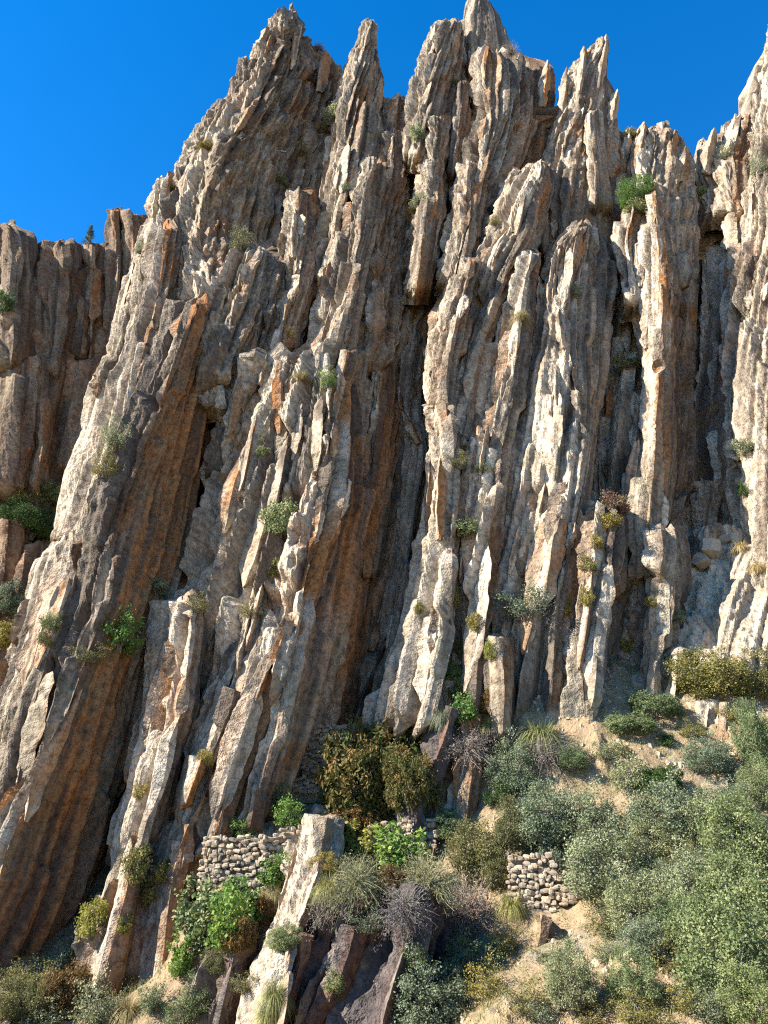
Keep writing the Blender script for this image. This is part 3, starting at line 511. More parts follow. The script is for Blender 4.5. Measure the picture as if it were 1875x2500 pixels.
# ------------------------------------------------------------------ rocky outcrops on the slope
OUT = [
    ('pale smooth slanting rock holding the right end of the lit stone wall', 'cream', [(2002, 775, 800, 826), (2030, 728, 796, 824), (2062, 690, 788, 818, 5.4, 7.2, 5.8), (2150, 672, 764, 790, 6.8, 8.6, 7.2), (2230, 664, 740, 762, 8.4, 10.2, 8.8), (2290, 645, 716, 738, 9.4, 11.2, 9.8), (2370, 626, 700, 722, 10.2, 12.2, 10.6), (2540, 595, 672, 700, 11.0, 13.0, 11.4)], dict(p=(5.0, 7.0, 5.4), seed=201, amp=0.8, strip=1.0, lean=0.2)),
    ('long dark broken rock face along the bottom below the terrace plants', 'dark', [(2195, 800, 890, 1080), (2280, 755, 860, 1085), (2400, 722, 810, 1080), (2540, 695, 770, 1070)], dict(p=(9.4, 10.8, 9.4), seed=218, amp=1.5, th=4)),
    ('dark slaty rock wall under the dead grey heather', 'dark', [(2222, 775, 815, 875), (2300, 745, 800, 862), (2400, 712, 775, 840), (2540, 668, 735, 800)], dict(p=(10.2, 11.6, 9.8), seed=202, amp=1.3)),
    ('dark leaning slab with pale streaks, bottom middle', 'dark', [(2245, 905, 940, 990), (2320, 862, 906, 965), (2420, 810, 866, 930), (2540, 750, 815, 885)], dict(p=(11.0, 12.6, 10.4), seed=203, amp=1.3)),
    ('black shaded rock pillar to the left of the drooping dry bush', 'dark', [(2185, 965, 1005, 1085), (2300, 945, 1000, 1085), (2420, 915, 970, 1060), (2540, 880, 940, 1030)], dict(p=(10.6, 12.2, 9.2), seed=204, amp=1.3)),
    ('red-brown dark slab below the broadleaf plants', 'dark', [(2300, 545, 580, 650), (2420, 490, 545, 640), (2540, 440, 520, 620)], dict(p=(10.0, 11.4, 9.2), seed=205, amp=1.0, stain=1.0, stain_l=0.4)),
    ('narrow slab leaning between the pale rock foot and the dark slaty wall', 'dark', [(2305, 735, 748, 765), (2380, 708, 735, 758), (2460, 690, 722, 745), (2540, 670, 705, 730)], dict(p=(11.6, 13.0, 11.6), seed=216, amp=0.9, th=3)),
    ('thin dark slab leaning against the streaked one', 'dark', [(2285, 846, 866, 885), (2400, 796, 824, 850), (2540, 735, 768, 798)], dict(p=(11.8, 13.4, 11.8), seed=217, amp=0.9, th=3)),
    ('grey and orange rock buttress between rust heather and green shrub', 'rock', [(1745, 1090, 1140, 1210), (1850, 1065, 1150, 1225), (1920, 1040, 1155, 1220), (2000, 1020, 1150, 1205)], dict(p=(2.5, 4.6, 2.0), seed=206, amp=0.6, stain=0.9, stain_l=0.3)),
    ('thin black rib of rock beside the rust heather', 'dark', [(1750, 1088, 1102, 1118), (1850, 1050, 1076, 1092), (1920, 1028, 1050, 1070), (1995, 1008, 1035, 1056)], dict(p=(3.6, 5.4, 3.6), seed=207, amp=0.9, th=3)),
    ('shadowed rock hollow under the purple dead grass', 'dark', [(1840, 1270, 1340, 1400), (1900, 1265, 1340, 1400), (1960, 1280, 1340, 1390)], dict(p=(3.0, 4.2, 2.6), seed=208, amp=0.6, th=3)),
    ('grey slab breaking the earth slope, bottom right of middle', 'back', [(2440, 1330, 1400, 1490), (2540, 1300, 1400, 1500)], dict(p=(17.4, 18.6, 17.4), seed=209, amp=0.7, th=4)),
    ('small grey rock rib below the lower stone wall', 'back', [(2262, 1305, 1325, 1350), (2310, 1290, 1320, 1360), (2360, 1275, 1310, 1350)], dict(p=(11.0, 12.2, 11.0), seed=210, amp=0.6, th=3)),
    ('rocky grey step low on the slope among oak shrubs', 'back', [(2330, 1590, 1640, 1700), (2390, 1580, 1640, 1710), (2440, 1570, 1640, 1700)], dict(p=(15.2, 16.4, 15.2), seed=211, amp=0.7, th=3)),
    ('pale blocky rocks at the head of the earth slope', 'cream', [(1590, 1620, 1655, 1700), (1615, 1605, 1650, 1710), (1650, 1600, 1650, 1700), (1700, 1605, 1640, 1680)], dict(p=(1.5, 3.0, 1.5), seed=212, amp=0.7, th=3)),
    ('broken tan rock band below the big olive shrub', 'cream', [(1715, 1690, 1760, 1840), (1760, 1680, 1760, 1850), (1800, 1690, 1760, 1840)], dict(p=(3.4, 4.6, 3.4), seed=213, amp=0.9, th=3)),
    ('tan rock ledge under the grey-green shrub at the far right', 'cream', [(1900, 1760, 1830, 1900), (1940, 1750, 1830, 1910), (1980, 1760, 1830, 1900)], dict(p=(7.0, 8.0, 7.0), seed=214, amp=0.8, th=3)),
    ('pale rock rib beside the bare bush roots, middle right', 'cream', [(1960, 1520, 1545, 1575), (2010, 1505, 1535, 1570), (2070, 1500, 1525, 1560)], dict(p=(6.2, 7.4, 6.2), seed=215, amp=0.6, th=3)),
]
OUTMAT = {}
for lab, mt, rows, kw in OUT:
    kw = dict(dict(base=46.0, k=0.27, jit=0.6, lump=0.45, bulge=0.1, prot=1.0, merge=0.0, cap=0.3), **kw)
    if rows[0][0] > 2200 : kw['k'] = 0.0
    OUTMAT['out%d' % kw['seed']] = {'rock': ROCK, **MATS}[mt]
    y0, l0, m0, r0_ = rows[0][:4]
    if mt == 'dark': kw['strip'] = 0.55 if kw['seed'] == 218 else 0.5; kw['lean'] = 0.3 if kw['seed'] == 218 else 0.12; kw['lump'] = 0.7
    if kw['seed'] not in (201, 206, 218, 212, 213, 214, 215): rows = [(y0 - 22, m0 + 5, m0 + 8, m0 + 11)] + list(rows)
    o = fin('outcrop_rock', rows, mat={'rock': ROCK, **MATS}[mt], key='out%d' % kw['seed'], **kw); tag(o, lab, 'rock', 'rock outcrops on the slope')

# ------------------------------------------------------------------ separate slabs standing on the fins
def slab_mesh(seed, nc=12, nr=30):
    """a leaning flake of rock, unit width, depth and length: flat sides meeting in an arete, pointed or broken head"""
    r = np.random.default_rng(seed); t = np.linspace(0, 1, nr)
    cor = np.array([(-0.5, r.uniform(-0.1, 0.2)), (r.uniform(-0.35, 0.1), -0.5), (0.5, r.uniform(-0.05, 0.25)), (r.uniform(-0.1, 0.2), 0.5)])      # left, arete (front), right, back
    k3 = nc // 4; sec = np.concatenate([cor[i] + (cor[(i + 1) % 4] - cor[i]) * (np.arange(k3) / k3)[:, None] for i in range(4)])
    hp = r.uniform(0.66, 0.94); tip = r.uniform(0.12, 0.55)
    w = np.interp(t, [0, 0.1, 0.45, hp, 1], [r.uniform(0.2, 0.7), r.uniform(0.6, 0.95), 1, r.uniform(0.65, 0.95), tip])
    w2 = np.interp(t, [0, 0.15, 0.5, hp, 1], [0.2, 0.8, 1, 0.9, tip * 0.8 + 0.1])
    stp = np.floor(t * r.integers(4, 8) + r.random()); xo = 0.08 * fbm2(t * 2.0, t * 0, seed + 1, 2) + 0.12 * (rnd(stp, seed) - 0.5); yo = 0.08 * fbm2(t * 2.2, t * 0, seed + 2, 2)
    V = np.zeros((nr, nc, 3)); A, T = np.meshgrid(np.arange(nc), t)
    fac = np.floor(A / k3); k = 1 + 0.30 * (rnd(fac, np.floor(T * 6 + 3 * rnd(fac, seed)), seed + 4) - 0.5) + 0.26 * fbm2(A * 0.9, T * 9, seed + 3, 3)
    V[..., 0] = sec[None, :, 0] * w[:, None] * k + xo[:, None]; V[..., 1] = sec[None, :, 1] * w2[:, None] * k + yo[:, None]
    V[..., 2] = T - 0.5 + 0.10 * r.uniform(-1, 1) * sec[None, :, 0] * sstep(0.6, 1, T) + 0.02 * fbm2(A * 1.3, T * 8, seed + 5, 2)
    tone = np.clip(0.62 + 0.35 * fbm2(A * 0.5, T * 4, seed + 6, 3) + 0.25 * (r.random() - 0.5), 0, 1)
    right = ((A >= k3) & (A <= 2 * k3)) * 1.0
    st = np.clip(right * (0.25 + 0.75 * r.random()) * (0.6 + fbm2(A * .6, T * 2, seed + 7, 2)), 0, 1); sk = sstep(0.15, 0.5, fbm2(A * 0.8, T * 1.2, seed + 8, 3))
    mask = np.stack([tone, sk, st, 0.5 + 0.6 * fbm2(A * .7, T * 6, seed + 9, 3)], -1).reshape(-1, 4)
    V = V.reshape(-1, 3); F = [tuple(f) for f in grid_faces(nr, nc, True)]
    V = np.concatenate([V, [[xo[-1], yo[-1], 0.505]], [[xo[0], yo[0], -0.505]]]); mask = np.concatenate([mask, mask[-1:], mask[:1]])
    n0 = nr * nc
    Q = [(n0 - nc + a, n0 - nc + (a + 1) % nc, n0) for a in range(nc)] + [((a + 1) % nc, a, n0 + 1) for a in range(nc)]
    me = bpy.data.meshes.new('rock_slab'); me.from_pydata(V.tolist(), [], F + Q)
    t_ = me.attributes.new('mask', 'FLOAT_COLOR', 'POINT'); t_.data.foreach_set('color', mask.astype(np.float32).ravel())
    me.materials.append(ROCK); me.update(); return me
SLABS = [slab_mesh(500 + i) for i in range(18)]
def put_slab(par, P, axis, across, w, dep, ln, i, spin=0.0):
    z = Vector(axis).normalized(); x = Vector(across); x = (x - z * x.dot(z)).normalized(); y = z.cross(x)
    if y.y < 0: x = -x; y = -y
    M = Matrix((x, y, z)).transposed().to_4x4()
    o = bpy.data.objects.new('rock_slab', SLABS[i % len(SLABS)]); COL.objects.link(o); o.parent = par
    o.matrix_local = Matrix.Translation(Vector(P)) @ M @ Matrix.Rotation(spin, 4, 'Z') @ Matrix.Diagonal((w, dep, ln, 1))
    return o
SLAB_COUNT = {'left_slab': 7, 'left_slab_foot': 8, 'rust_overhang': 14, 'peak_left': 14, 'spire_right': 7, 'tall_blade': 8, 'ledge_fin': 30, 'ledge_fin_rib': 5, 'front_left_rib': 7, 'white_arete': 6,
              'thin_rib_a': 5, 'rust_foot': 8, 'tower_block': 4, 'tower_wall': 6, 'tower_rib': 7, 'left_of_tower': 9, 'mid_left_buttress': 9, 'column_upper': 6, 'right_spire': 4, 'crest': 8, 'crest_knob': 5,
              'bright_head': 14, 'bright_left': 20, 'bright_middle': 18, 'bright_right': 26, 'dark_ribs': 12, 'right_fin': 9, 'rib_cluster': 16, 'right_foot_fin': 7, 'right_wall': 14,
              'gully_blade': 8, 'hollow_ledge': 8, 'out202': 3, 'out203': 3, 'out204': 3, 'out205': 3, 'out206': 5, 'out209': 4, 'out201': 2, 'out212': 4, 'out213': 5, 'shadow_dome': 5, 'gully_back': 4, 'right_wall_inner': 5, 'saddle': 3, 'knob_left': 3, 'front_left_rib_foot': 3}
rs = np.random.default_rng(77)
for key, cnt in SLAB_COUNT.items():
    fd = FINS[key]; P = fd['P']; n = fd['n']; nA, nB, g = fd['nA'], fd['nB'], fd['g']
    for q in range(cnt):
        ln = float(np.exp(rs.uniform(math.log(2.2), math.log(10.0)))); ln = min(ln, n * g * 0.45); hw = int(ln / g / 2)
        r0 = int(rs.integers(hw + int(4 / g) if n > 2 * hw + int(6 / g) else hw, max(hw + int(4 / g) + 1 if n > 2 * hw + int(6 / g) else hw + 1, n - hw - 2))); r0 = min(max(r0, 1), n - 2)
        c0 = int(rs.integers(1, nA - 1)) if rs.random() < 0.9 else int(nA + rs.integers(0, max(1, int(nB * 0.2))))
        lo, hi = max(0, r0 - hw), min(n - 1, r0 + hw)
        ax = fd['M'][hi] - fd['M'][lo]; ac = P[r0, min(nA + nB - 1, c0 + 2)] - P[r0, max(0, c0 - 2)]
        w = float(rs.uniform(0.4, 0.8)) * (0.75 + 0.09 * ln); dep = w * float(rs.uniform(1.3, 2.2))
        pt = P[max(lo, 0):hi + 1, c0].mean(0) + fd['nr'][r0, c0] * 0.02
        if key in OUTMAT: w *= 0.55; dep *= 0.6
        so = put_slab(fd['o'], pt, ax, ac, w, dep, ln, int(rs.integers(0, 18)), float(rs.uniform(-0.35, 0.35)))
        if key in OUTMAT: so.material_slots[0].link = 'OBJECT'; so.material_slots[0].material = OUTMAT[key]

# pinnacles of the crest: tip, foot and width in the photograph, stood on the fin they belong to
for key, tx, ty, fx, fy, wpx, p in [('peak_left', 708, 33, 700, 150, 34, 1.0), ('peak_left', 678, 68, 668, 190, 28, 2.0), ('peak_left', 648, 112, 640, 240, 30, 2.0), 
        ('spire_small', 600, 138, 596, 260, 26, 2.0), ('peak_left', 560, 268, 556, 380, 30, 1.6), ('peak_left', 528, 288, 530, 400, 28, 1.6), ('peak_left', 492, 340, 492, 450, 28, 1.8), ('spire_right', 914, 150, 905, 260, 26, 0.6),
        ('saddle', 972, 232, 960, 330, 36, -1.5), ('tower_block', 1116, 46, 1108, 160, 26, 1.2), ('tower_block', 1068, 66, 1062, 190, 30, 1.6), ('tower_wall', 1338, 148, 1330, 260, 30, -0.5),
        ('right_spire', 1478, 92, 1462, 230, 30, -0.5), ('right_spire', 1428, 124, 1420, 260, 34, -0.3), ('right_spire', 1382, 164, 1380, 270, 26, -0.5), ('right_spire', 1505, 226, 1496, 320, 28, -1.5), ('crest', 1575, 308, 1566, 400, 34, -1.6), 
        ('crest', 1650, 322, 1640, 420, 26, -2.0), ('crest', 1672, 356, 1664, 440, 24, -2.0), ('right_wall_crest', 1745, 316, 1732, 420, 34, -2.6), ('right_wall_crest', 1806, 280, 1790, 390, 32, -2.4),
        ('knob_left', 414, 424, 404, 520, 30, 1.6), ('peak_left', 730, 62, 716, 170, 24, 1.2), ('peak_left', 800, 128, 786, 220, 30, -1.0), ('spire_right', 930, 196, 918, 290, 26, 0.0), ('saddle', 948, 240, 936, 330, 26, -2.0), ('tower_block', 1088, 54, 1082, 150, 24, 1.0), ('tower_wall', 1270, 134, 1262, 220, 26, -0.5), ('crest', 1536, 312, 1530, 390, 24, -2.0), ('crest', 1560, 314, 1554, 390, 20, -2.0), ('crest', 1626, 300, 1620, 380, 20, -2.4), ('right_wall_crest', 1790, 292, 1776, 390, 22, -2.6), ('peak_left', 474, 362, 474, 460, 24, 1.6), ('peak_left', 545, 280, 545, 380, 22, 1.6), ('knob_left', 388, 462, 384, 560, 26, 1.4), ('bright_head', 1318, 398, 1296, 520, 34, 3.4), ('bright_right', 1424, 545, 1400, 680, 40, 4.0)]:
    p -= 1.3; A, B = at_slope(fx - 6, fy, p, 46.0, 0.27), at_slope(tx, ty, p, 46.0, 0.27); ax = B - A; ln = float(np.linalg.norm(ax)); w = wpx * float(B[1]) / FPX
    put_slab(FINS[key]['o'], (A + B) / 2, ax, (1, 0.15, 0), w * 1.25, w * 1.5, ln * 1.0, int(rs.integers(0, 18)), float(rs.uniform(-0.3, 0.3)))

# ------------------------------------------------------------------ ray casting from the photograph's viewpoint onto the built rock
bpy.context.view_layer.update(); DG = bpy.context.evaluated_depsgraph_get()
def hit(px, py):
    rx, rz = ray(px, py); d = Vector((float(rx), 1.0, float(rz))).normalized()
    ok, loc, nor, idx, ob, mt = SC.ray_cast(DG, Vector((0, 0, 0)), d)
    return (loc, nor) if ok else (None, None)

# ------------------------------------------------------------------ dry stone walls
def stone_mesh(seed):
    r = np.random.default_rng(seed); bm_v = []; nL, nM = 5, 8
    for a in range(nL):
        th = math.pi * (a + 0.5) / nL
        for b in range(nM):
            ph = 2 * math.pi * b / nM; q = np.array([math.sin(th) * math.cos(ph), math.sin(th) * math.sin(ph), math.cos(th)])
            q = np.sign(q) * np.abs(q) ** 0.5; bm_v.append(q * 0.5 * r.uniform(0.78, 1.12))
    V = np.array(bm_v); F = [tuple(f) for f in grid_faces(nL, nM, True)] + [tuple(range(nM))[::-1], tuple(range((nL - 1) * nM, nL * nM))]
    me = bpy.data.meshes.new('stone'); me.from_pydata(V.tolist(), [], F); me.materials.append(STONE); me.update(); return me
STONES = [stone_mesh(700 + i) for i in range(14)]
rw = np.random.default_rng(5)
def wall(name, label, bl, br, tl, tr, Y0, Y1, sh=0.24, dens=1.0):
    """bl br tl tr: outline corners seen from the camera; Y0 Y1: depth of the two ends; stones laid in rough courses"""
    A, B, C, D = at(*bl, Y0), at(*br, Y1), at(*tl, Y0 + 0.25), at(*tr, Y1 + 0.25)
    root = add(name, None); root.location = Vector((A + B) / 2); tag(root, label, 'stone wall', 'dry stone walls on the terraces')
    O = np.array(root.location); nrm = np.cross(B - A, np.array([0, 0, 1.0])); nrm /= np.linalg.norm(nrm); dirx = (B - A) / np.linalg.norm(B - A)
    hgt = (np.linalg.norm(C - A) + np.linalg.norm(D - B)) / 2; nrow = max(2, int(round(hgt / sh)))
    ang = math.atan2(dirx[1], dirx[0])
    bk = 0.22 * -nrm
    cv = np.array([A, B, D, C, A, B, D, C]) - O; cv[:4] += -nrm * 0.14; cv[4:] += -nrm * 0.65; cv[[2, 3, 6, 7], 2] -= 0.12; cv[[0, 1, 4, 5], 2] -= 0.5
    me = bpy.data.meshes.new('core'); me.from_pydata(cv.tolist(), [], [(0, 1, 2, 3), (5, 4, 7, 6), (3, 2, 6, 7), (1, 5, 6, 2), (4, 0, 3, 7)]); me.update(); add('core', me, EARTH, root)
    for k in range(nrow):
        t = (k + 0.5) / nrow; a, b = A + (C - A) * t, B + (D - B) * t; ln = np.linalg.norm(b - a); x = -rw.uniform(0, 0.2)
        while x < ln:
            w = sh * rw.uniform(0.8, 2.7); h = hgt / nrow * rw.uniform(0.8, 1.4); c = a + (b - a) * ((x + w / 2) / ln) + np.array([0, 0, rw.uniform(-0.09, 0.09) + 0.08 * math.sin(x * 1.3 + k)]) + nrm * rw.uniform(-0.10, 0.08)
            if k == nrow - 1: c[2] += rw.uniform(-0.05, 0.12)
            o = bpy.data.objects.new('stone', STONES[int(rw.integers(0, 14))]); COL.objects.link(o); o.parent = root
            o.location = Vector(c - O); o.scale = (w * 1.0, sh * rw.uniform(1.2, 1.8), h); o.rotation_euler = (rw.uniform(-0.3, 0.3), rw.uniform(-0.28, 0.28), ang + rw.uniform(-0.3, 0.3))
            x += w * 0.88
    return root
wall('dry_stone_wall', 'sunlit curved dry stone wall between the white arete and the pale slanting rock', (486, 2172), (645, 2165), (498, 2040), (645, 2046), 39.3, 39.0, 0.18)
wall('dry_stone_wall', 'short rising end of the sunlit wall stepping up the pale rock', (645, 2150), (735, 2085), (645, 2047), (740, 2022), 39.0, 39.7, 0.18)
wall('dry_stone_wall', 'tall shaded stone wall at the back of the gully behind rust heather', (738, 1890), (868, 1885), (742, 1775), (872, 1768), 45.6, 46.2, 0.18)
wall('dry_stone_wall', 'low tumbled stone wall in front of the shaded gully wall', (658, 1945), (790, 1935), (660, 1893), (790, 1905), 44.4, 45.2, 0.18)
wall('dry_stone_wall', 'terrace wall half hidden under the rust heather ledge and leafy plants', (895, 2078), (1060, 2066), (900, 2018), (1060, 1998), 40.6, 40.4, 0.18)
wall('dry_stone_wall', 'crumbling stone retaining wall low on the slope, upright left half', (1250, 2235), (1345, 2245), (1240, 2095), (1345, 2088), 36.4, 36.0, 0.18)
wall('dry_stone_wall', 'crumbling stone retaining wall low on the slope, overgrown right half', (1345, 2222), (1480, 2205), (1345, 2140), (1475, 2125), 36.0, 35.6, 0.18)

# ------------------------------------------------------------------ plants
def leafset(cent, nleaf, spread, size, asp, rng, up=0.3, flat=0.0):
    """many small leaf faces (two triangles each) round the given centres"""
    n = len(cent) * nleaf; c = np.repeat(cent, nleaf, 0) + rng.normal(0, 1, (n, 3)) * spread
    d = rng.normal(0, 1, (n, 3)); d[:, 2] = d[:, 2] * (1 - flat) + up; d /= np.linalg.norm(d, axis=1)[:, None]
    e = np.cross(d, rng.normal(0, 1, (n, 3))); e /= np.maximum(1e-6, np.linalg.norm(e, axis=1))[:, None]
    s = size * rng.uniform(0.6, 1.3, (n, 1)); w = s * asp
    V = np.stack([c - d * s * 0.5, c + e * w * 0.5, c + d * s * 0.5, c - e * w * 0.5], 1).reshape(-1, 3)
    F = np.arange(n * 4).reshape(-1, 4)
    rn = np.repeat(np.clip(np.repeat(rng.uniform(0, 1, len(cent)), nleaf) * 0.7 + rng.uniform(0, 0.3, n), 0, 1), 4)
    return V, F, rn
def tubes(paths, r0, r1, ns=4):
    Vs, Fs, off = [], [], 0
    for p in paths:
        p = np.asarray(p, float); m = len(p); d = np.gradient(p, axis=0); d /= np.maximum(1e-6, np.linalg.norm(d, axis=1))[:, None]
        a = np.cross(d, [0.3, 0.9, 0.1]); a /= np.maximum(1e-6, np.linalg.norm(a, axis=1))[:, None]; b = np.cross(d, a)
        rr = np.linspace(r0, r1, m)[:, None, None]; t = np.arange(ns) * 2 * math.pi / ns
        V = p[:, None] + rr * (np.cos(t)[None, :, None] * a[:, None] + np.sin(t)[None, :, None] * b[:, None])
        Vs.append(V.reshape(-1, 3)); Fs.append(grid_faces(m, ns, True) + off); off += m * ns
    return np.concatenate(Vs), np.concatenate(Fs)
def crown_points(rng, n, fx=1.0, fy=1.0, h=1.0, low=0.0, shell=0.45):
    """branch tips through an uneven lobed crown: width 1, height h, base at z = 0"""
    lob = rng.normal(0, 1, (7, 3)); lob[:, 2] = np.abs(lob[:, 2]) * 0.8; lob /= np.linalg.norm(lob, axis=1)[:, None]; out = []
    while len(out) < n:
        d = rng.normal(0, 1, 3); d /= np.linalg.norm(d)
        if d[2] < -0.35: continue
        k = 0.62 + 0.42 * np.max(np.clip(lob @ d - 0.55, 0, 1)) / 0.45 + rng.uniform(-0.08, 0.08)
        r = k * (shell + (1 - shell) * rng.random() ** 0.6)
        out.append((d[0] * r * 0.5 * fx, d[1] * r * 0.5 * fy, max(0.02, (d[2] * 0.62 + 0.38) * r * h + low)))
    return np.array(out)
def stems(rng, tips, n, r0, base=0.05):
    P = []
    for i in rng.choice(len(tips), min(n, len(tips)), replace=False):
        a = np.array([rng.uniform(-base, base), rng.uniform(-base, base), -0.05]); b = tips[i]; t = np.linspace(0, 1, 6)[:, None]
        P.append(a + (b - a) * t + np.array([0, 0, 0.12]) * np.sin(t * math.pi) + rng.normal(0, 0.015, (6, 3)) * np.sin(t * math.pi))
    return tubes(P, r0, r0 * 0.25)
PROTO = {}
def make_protos():
    def reg(kind, parts): PROTO.setdefault(kind, []).append(parts)
    for v in range(3):                                    # evergreen oak and other small-leaved shrubs, unit = crown width
        r = np.random.default_rng(1000 + v); tips = crown_points(r, 210, h=0.85, shell=0.5)
        V, F, q = leafset(tips, 92, 0.042, 0.0265, 0.62, r); sv, sf = stems(r, tips, 40, 0.010)
        reg('oak', [('foliage', mesh_quads('foliage', V, F, {'rnd': q})), ('stem', mesh_quads('stem', sv, sf))])
    for v in range(3):                                    # the same seen small: fewer, larger leaves
        r = np.random.default_rng(1100 + v); tips = crown_points(r, 60, h=0.85, shell=0.35)
        V, F, q = leafset(tips, 44, 0.062, 0.062, 0.62, r); sv, sf = stems(r, tips, 18, 0.012)
        reg('bush', [('foliage', mesh_quads('foliage', V, F, {'rnd': q})), ('stem', mesh_quads('stem', sv, sf))])
    for v in range(2):                                    # open, twiggy shrubs
        r = np.random.default_rng(1200 + v); tips = crown_points(r, 90, h=0.8, shell=0.2)
        V, F, q = leafset(tips, 34, 0.05, 0.042, 0.5, r); sv, sf = stems(r, tips, 50, 0.008, 0.1)
        reg('open', [('foliage', mesh_quads('foliage', V, F, {'rnd': q})), ('stem', mesh_quads('stem', sv, sf))])
    for v in range(2):                                    # heather: upright sprigs
        r = np.random.default_rng(1300 + v); tips = crown_points(r, 420, h=1.0, shell=0.6)
        V, F, q = leafset(tips, 38, np.array([0.026, 0.026, 0.045]), 0.048, 0.38, r, up=1.2); sv, sf = stems(r, tips, 30, 0.010)
        reg('heather', [('foliage', mesh_quads('foliage', V, F, {'rnd': q})), ('stem', mesh_quads('stem', sv, sf))])
    for v in range(2):                                    # broad-leaved plants (large leaves)
        r = np.random.default_rng(1400 + v); tips = crown_points(r, 95, h=0.95, shell=0.35)
        V, F, q = leafset(tips, 20, 0.055, 0.080, 0.75, r, up=0.1, flat=0.5); sv, sf = stems(r, tips, 26, 0.010)
        reg('broad', [('foliage', mesh_quads('foliage', V, F, {'rnd': q})), ('stem', mesh_quads('stem', sv, sf))])
    for v in range(3):                                    # tussocks: arching blades
        r = np.random.default_rng(1500 + v); n = 900; az = r.uniform(0, 2 * math.pi, n); ln = r.uniform(0.45, 1.0, n); k = r.uniform(0.5, 1.5, n)
        t = np.linspace(0, 1, 5)[None, :]; rad = (0.10 + 0.46 * k[:, None] * t ** 1.1) * ln[:, None]; zz = ln[:, None] * (0.95 * t - 0.85 * k[:, None] * t ** 1.9)
        cx, cy = np.cos(az)[:, None], np.sin(az)[:, None]; w = 0.0075 * (1 - t * 0.85) + 0 * rad
        Lx = np.stack([rad * cx - cy * w, rad * cy + cx * w, zz], -1); Rx = np.stack([rad * cx + cy * w, rad * cy - cx * w, zz], -1)
        V = np.stack([Lx, Rx], 2).reshape(n, 10, 3); f = np.array([[2 * a, 2 * a + 1, 2 * a + 3, 2 * a + 2] for a in range(4)])
        F = (f[None] + (np.arange(n) * 10)[:, None, None]).reshape(-1, 4)
        reg('tuft', [('blades', mesh_quads('blades', V.reshape(-1, 3), F, {'rnd': np.repeat(r.uniform(0, 1, n), 10)}))])
    for v in range(3):                                    # dead shrubs: a fuzzy tangle of fine bare twigs
        r = np.random.default_rng(1600 + v); P = []
        for i in range(230):
            az = r.uniform(0, 2 * math.pi); l = r.uniform(0.25, 0.58); el = r.uniform(-0.5, 1.2); t = np.linspace(0, 1, 5); dr = r.uniform(0.0, 0.5)
            p = np.stack([math.cos(az) * l * math.cos(el) * t, math.sin(az) * l * math.cos(el) * t, 0.16 + l * math.sin(el) * t * 0.9 - dr * l * t ** 2], 1) + np.cumsum(r.normal(0, 0.02, (5, 3)), 0); P.append(p)
        V, F = tubes(P, 0.006, 0.002, 3)
        fl, ff, fq = leafset(np.concatenate([p[2:] for p in P]), 7, 0.04, 0.05, 0.12, r, up=0.1)
        reg('dead', [('twigs', mesh_quads('twigs', np.concatenate([V, fl]), np.concatenate([F, ff + len(V)]), {'rnd': np.concatenate([np.repeat(r.uniform(0, 1, len(P)), 15), fq])}))])
    r = np.random.default_rng(1700); cen = []; P = [np.array([(0, 0, -0.1), (0.01, 0, 0.4), (0, 0.01, 0.75), (0, 0, 1.0)])]     # a young pine, unit = height
    for lvl in np.linspace(0.12, 0.97, 13):
        for b in range(6):
            a = r.uniform(0, 2 * math.pi); l = (1.05 - lvl) * r.uniform(0.20, 0.34); e = np.array([math.cos(a) * l, math.sin(a) * l, lvl + 0.10 * l + r.uniform(-0.03, 0.05)])
            P.append(np.array([(0, 0, lvl), e * [0.5, 0.5, 1] - [0, 0, 0.01], e])); cen += [np.array([0, 0, lvl]) + (e - [0, 0, lvl]) * q for q in (0.45, 0.7, 0.95)]
    V, F, q = leafset(np.array(cen), 22, 0.022, 0.055, 0.12, r, up=0.5); sv, sf = tubes(P, 0.014, 0.004)
    PROTO['pine'] = [[('crown', mesh_quads('crown', V, F, {'rnd': q})), ('trunk', mesh_quads('trunk', sv, sf))]]
make_protos()
rp = np.random.default_rng(21); PCOUNT = {}
def plant(name, label, cat, kind, colr, cx, cy, w, h=None, group=None, sink=0.0, tilt=0.0):
    """cx cy: centre of the plant in the photograph, w h: its size there; it is rooted on the rock or soil seen below its middle"""
    h = h or w * 0.8
    loc, nor = hit(cx, min(2498, cy + h * 0.38))
    if loc is None: loc, nor = hit(cx, cy + h * 0.75)
    if loc is None: return None
    sc = w * loc.y / (FPX * cth) * (1.0 if kind == 'broad' else 1.22 if group == G2 else 0.98 if group == G1 else 1.05); h = h * (1.0 if kind == 'broad' else 1.15 if group == G2 else 0.82 if group == G1 else 1.0)
    PCOUNT[kind] = PCOUNT.get(kind, -1) + 1; var = PROTO[kind][PCOUNT[kind] % len(PROTO[kind])]
    vs0 = h * loc.y / (FPX * cth); sink = {'heather': 0.14, 'oak': 0.10, 'bush': 0.08}.get(kind, 0.03)
    root = add(name, None); root.location = loc - Vector((0, 0, sink * vs0)); root.rotation_euler = (tilt, 0, float(rp.uniform(0, 6.28)))
    vs = h * loc.y / (FPX * cth)
    hz = {'oak': 0.80, 'bush': 0.85, 'open': 0.8, 'heather': 0.95, 'broad': 0.9, 'tuft': 0.62, 'dead': 0.62, 'pine': 1.0}[kind]
    root.scale = (sc, sc, vs / hz) if kind != 'pine' else (vs, vs, vs)
    for pn, me in var:
        if not me.materials: me.materials.append(BARK)
        o = bpy.data.objects.new(pn, me); COL.objects.link(o); o.parent = root
        if pn not in ('stem', 'trunk'):
            o.material_slots[0].link = 'OBJECT'; o.material_slots[0].material = LEAF[colr]
    tag(root, label, cat, group); return root

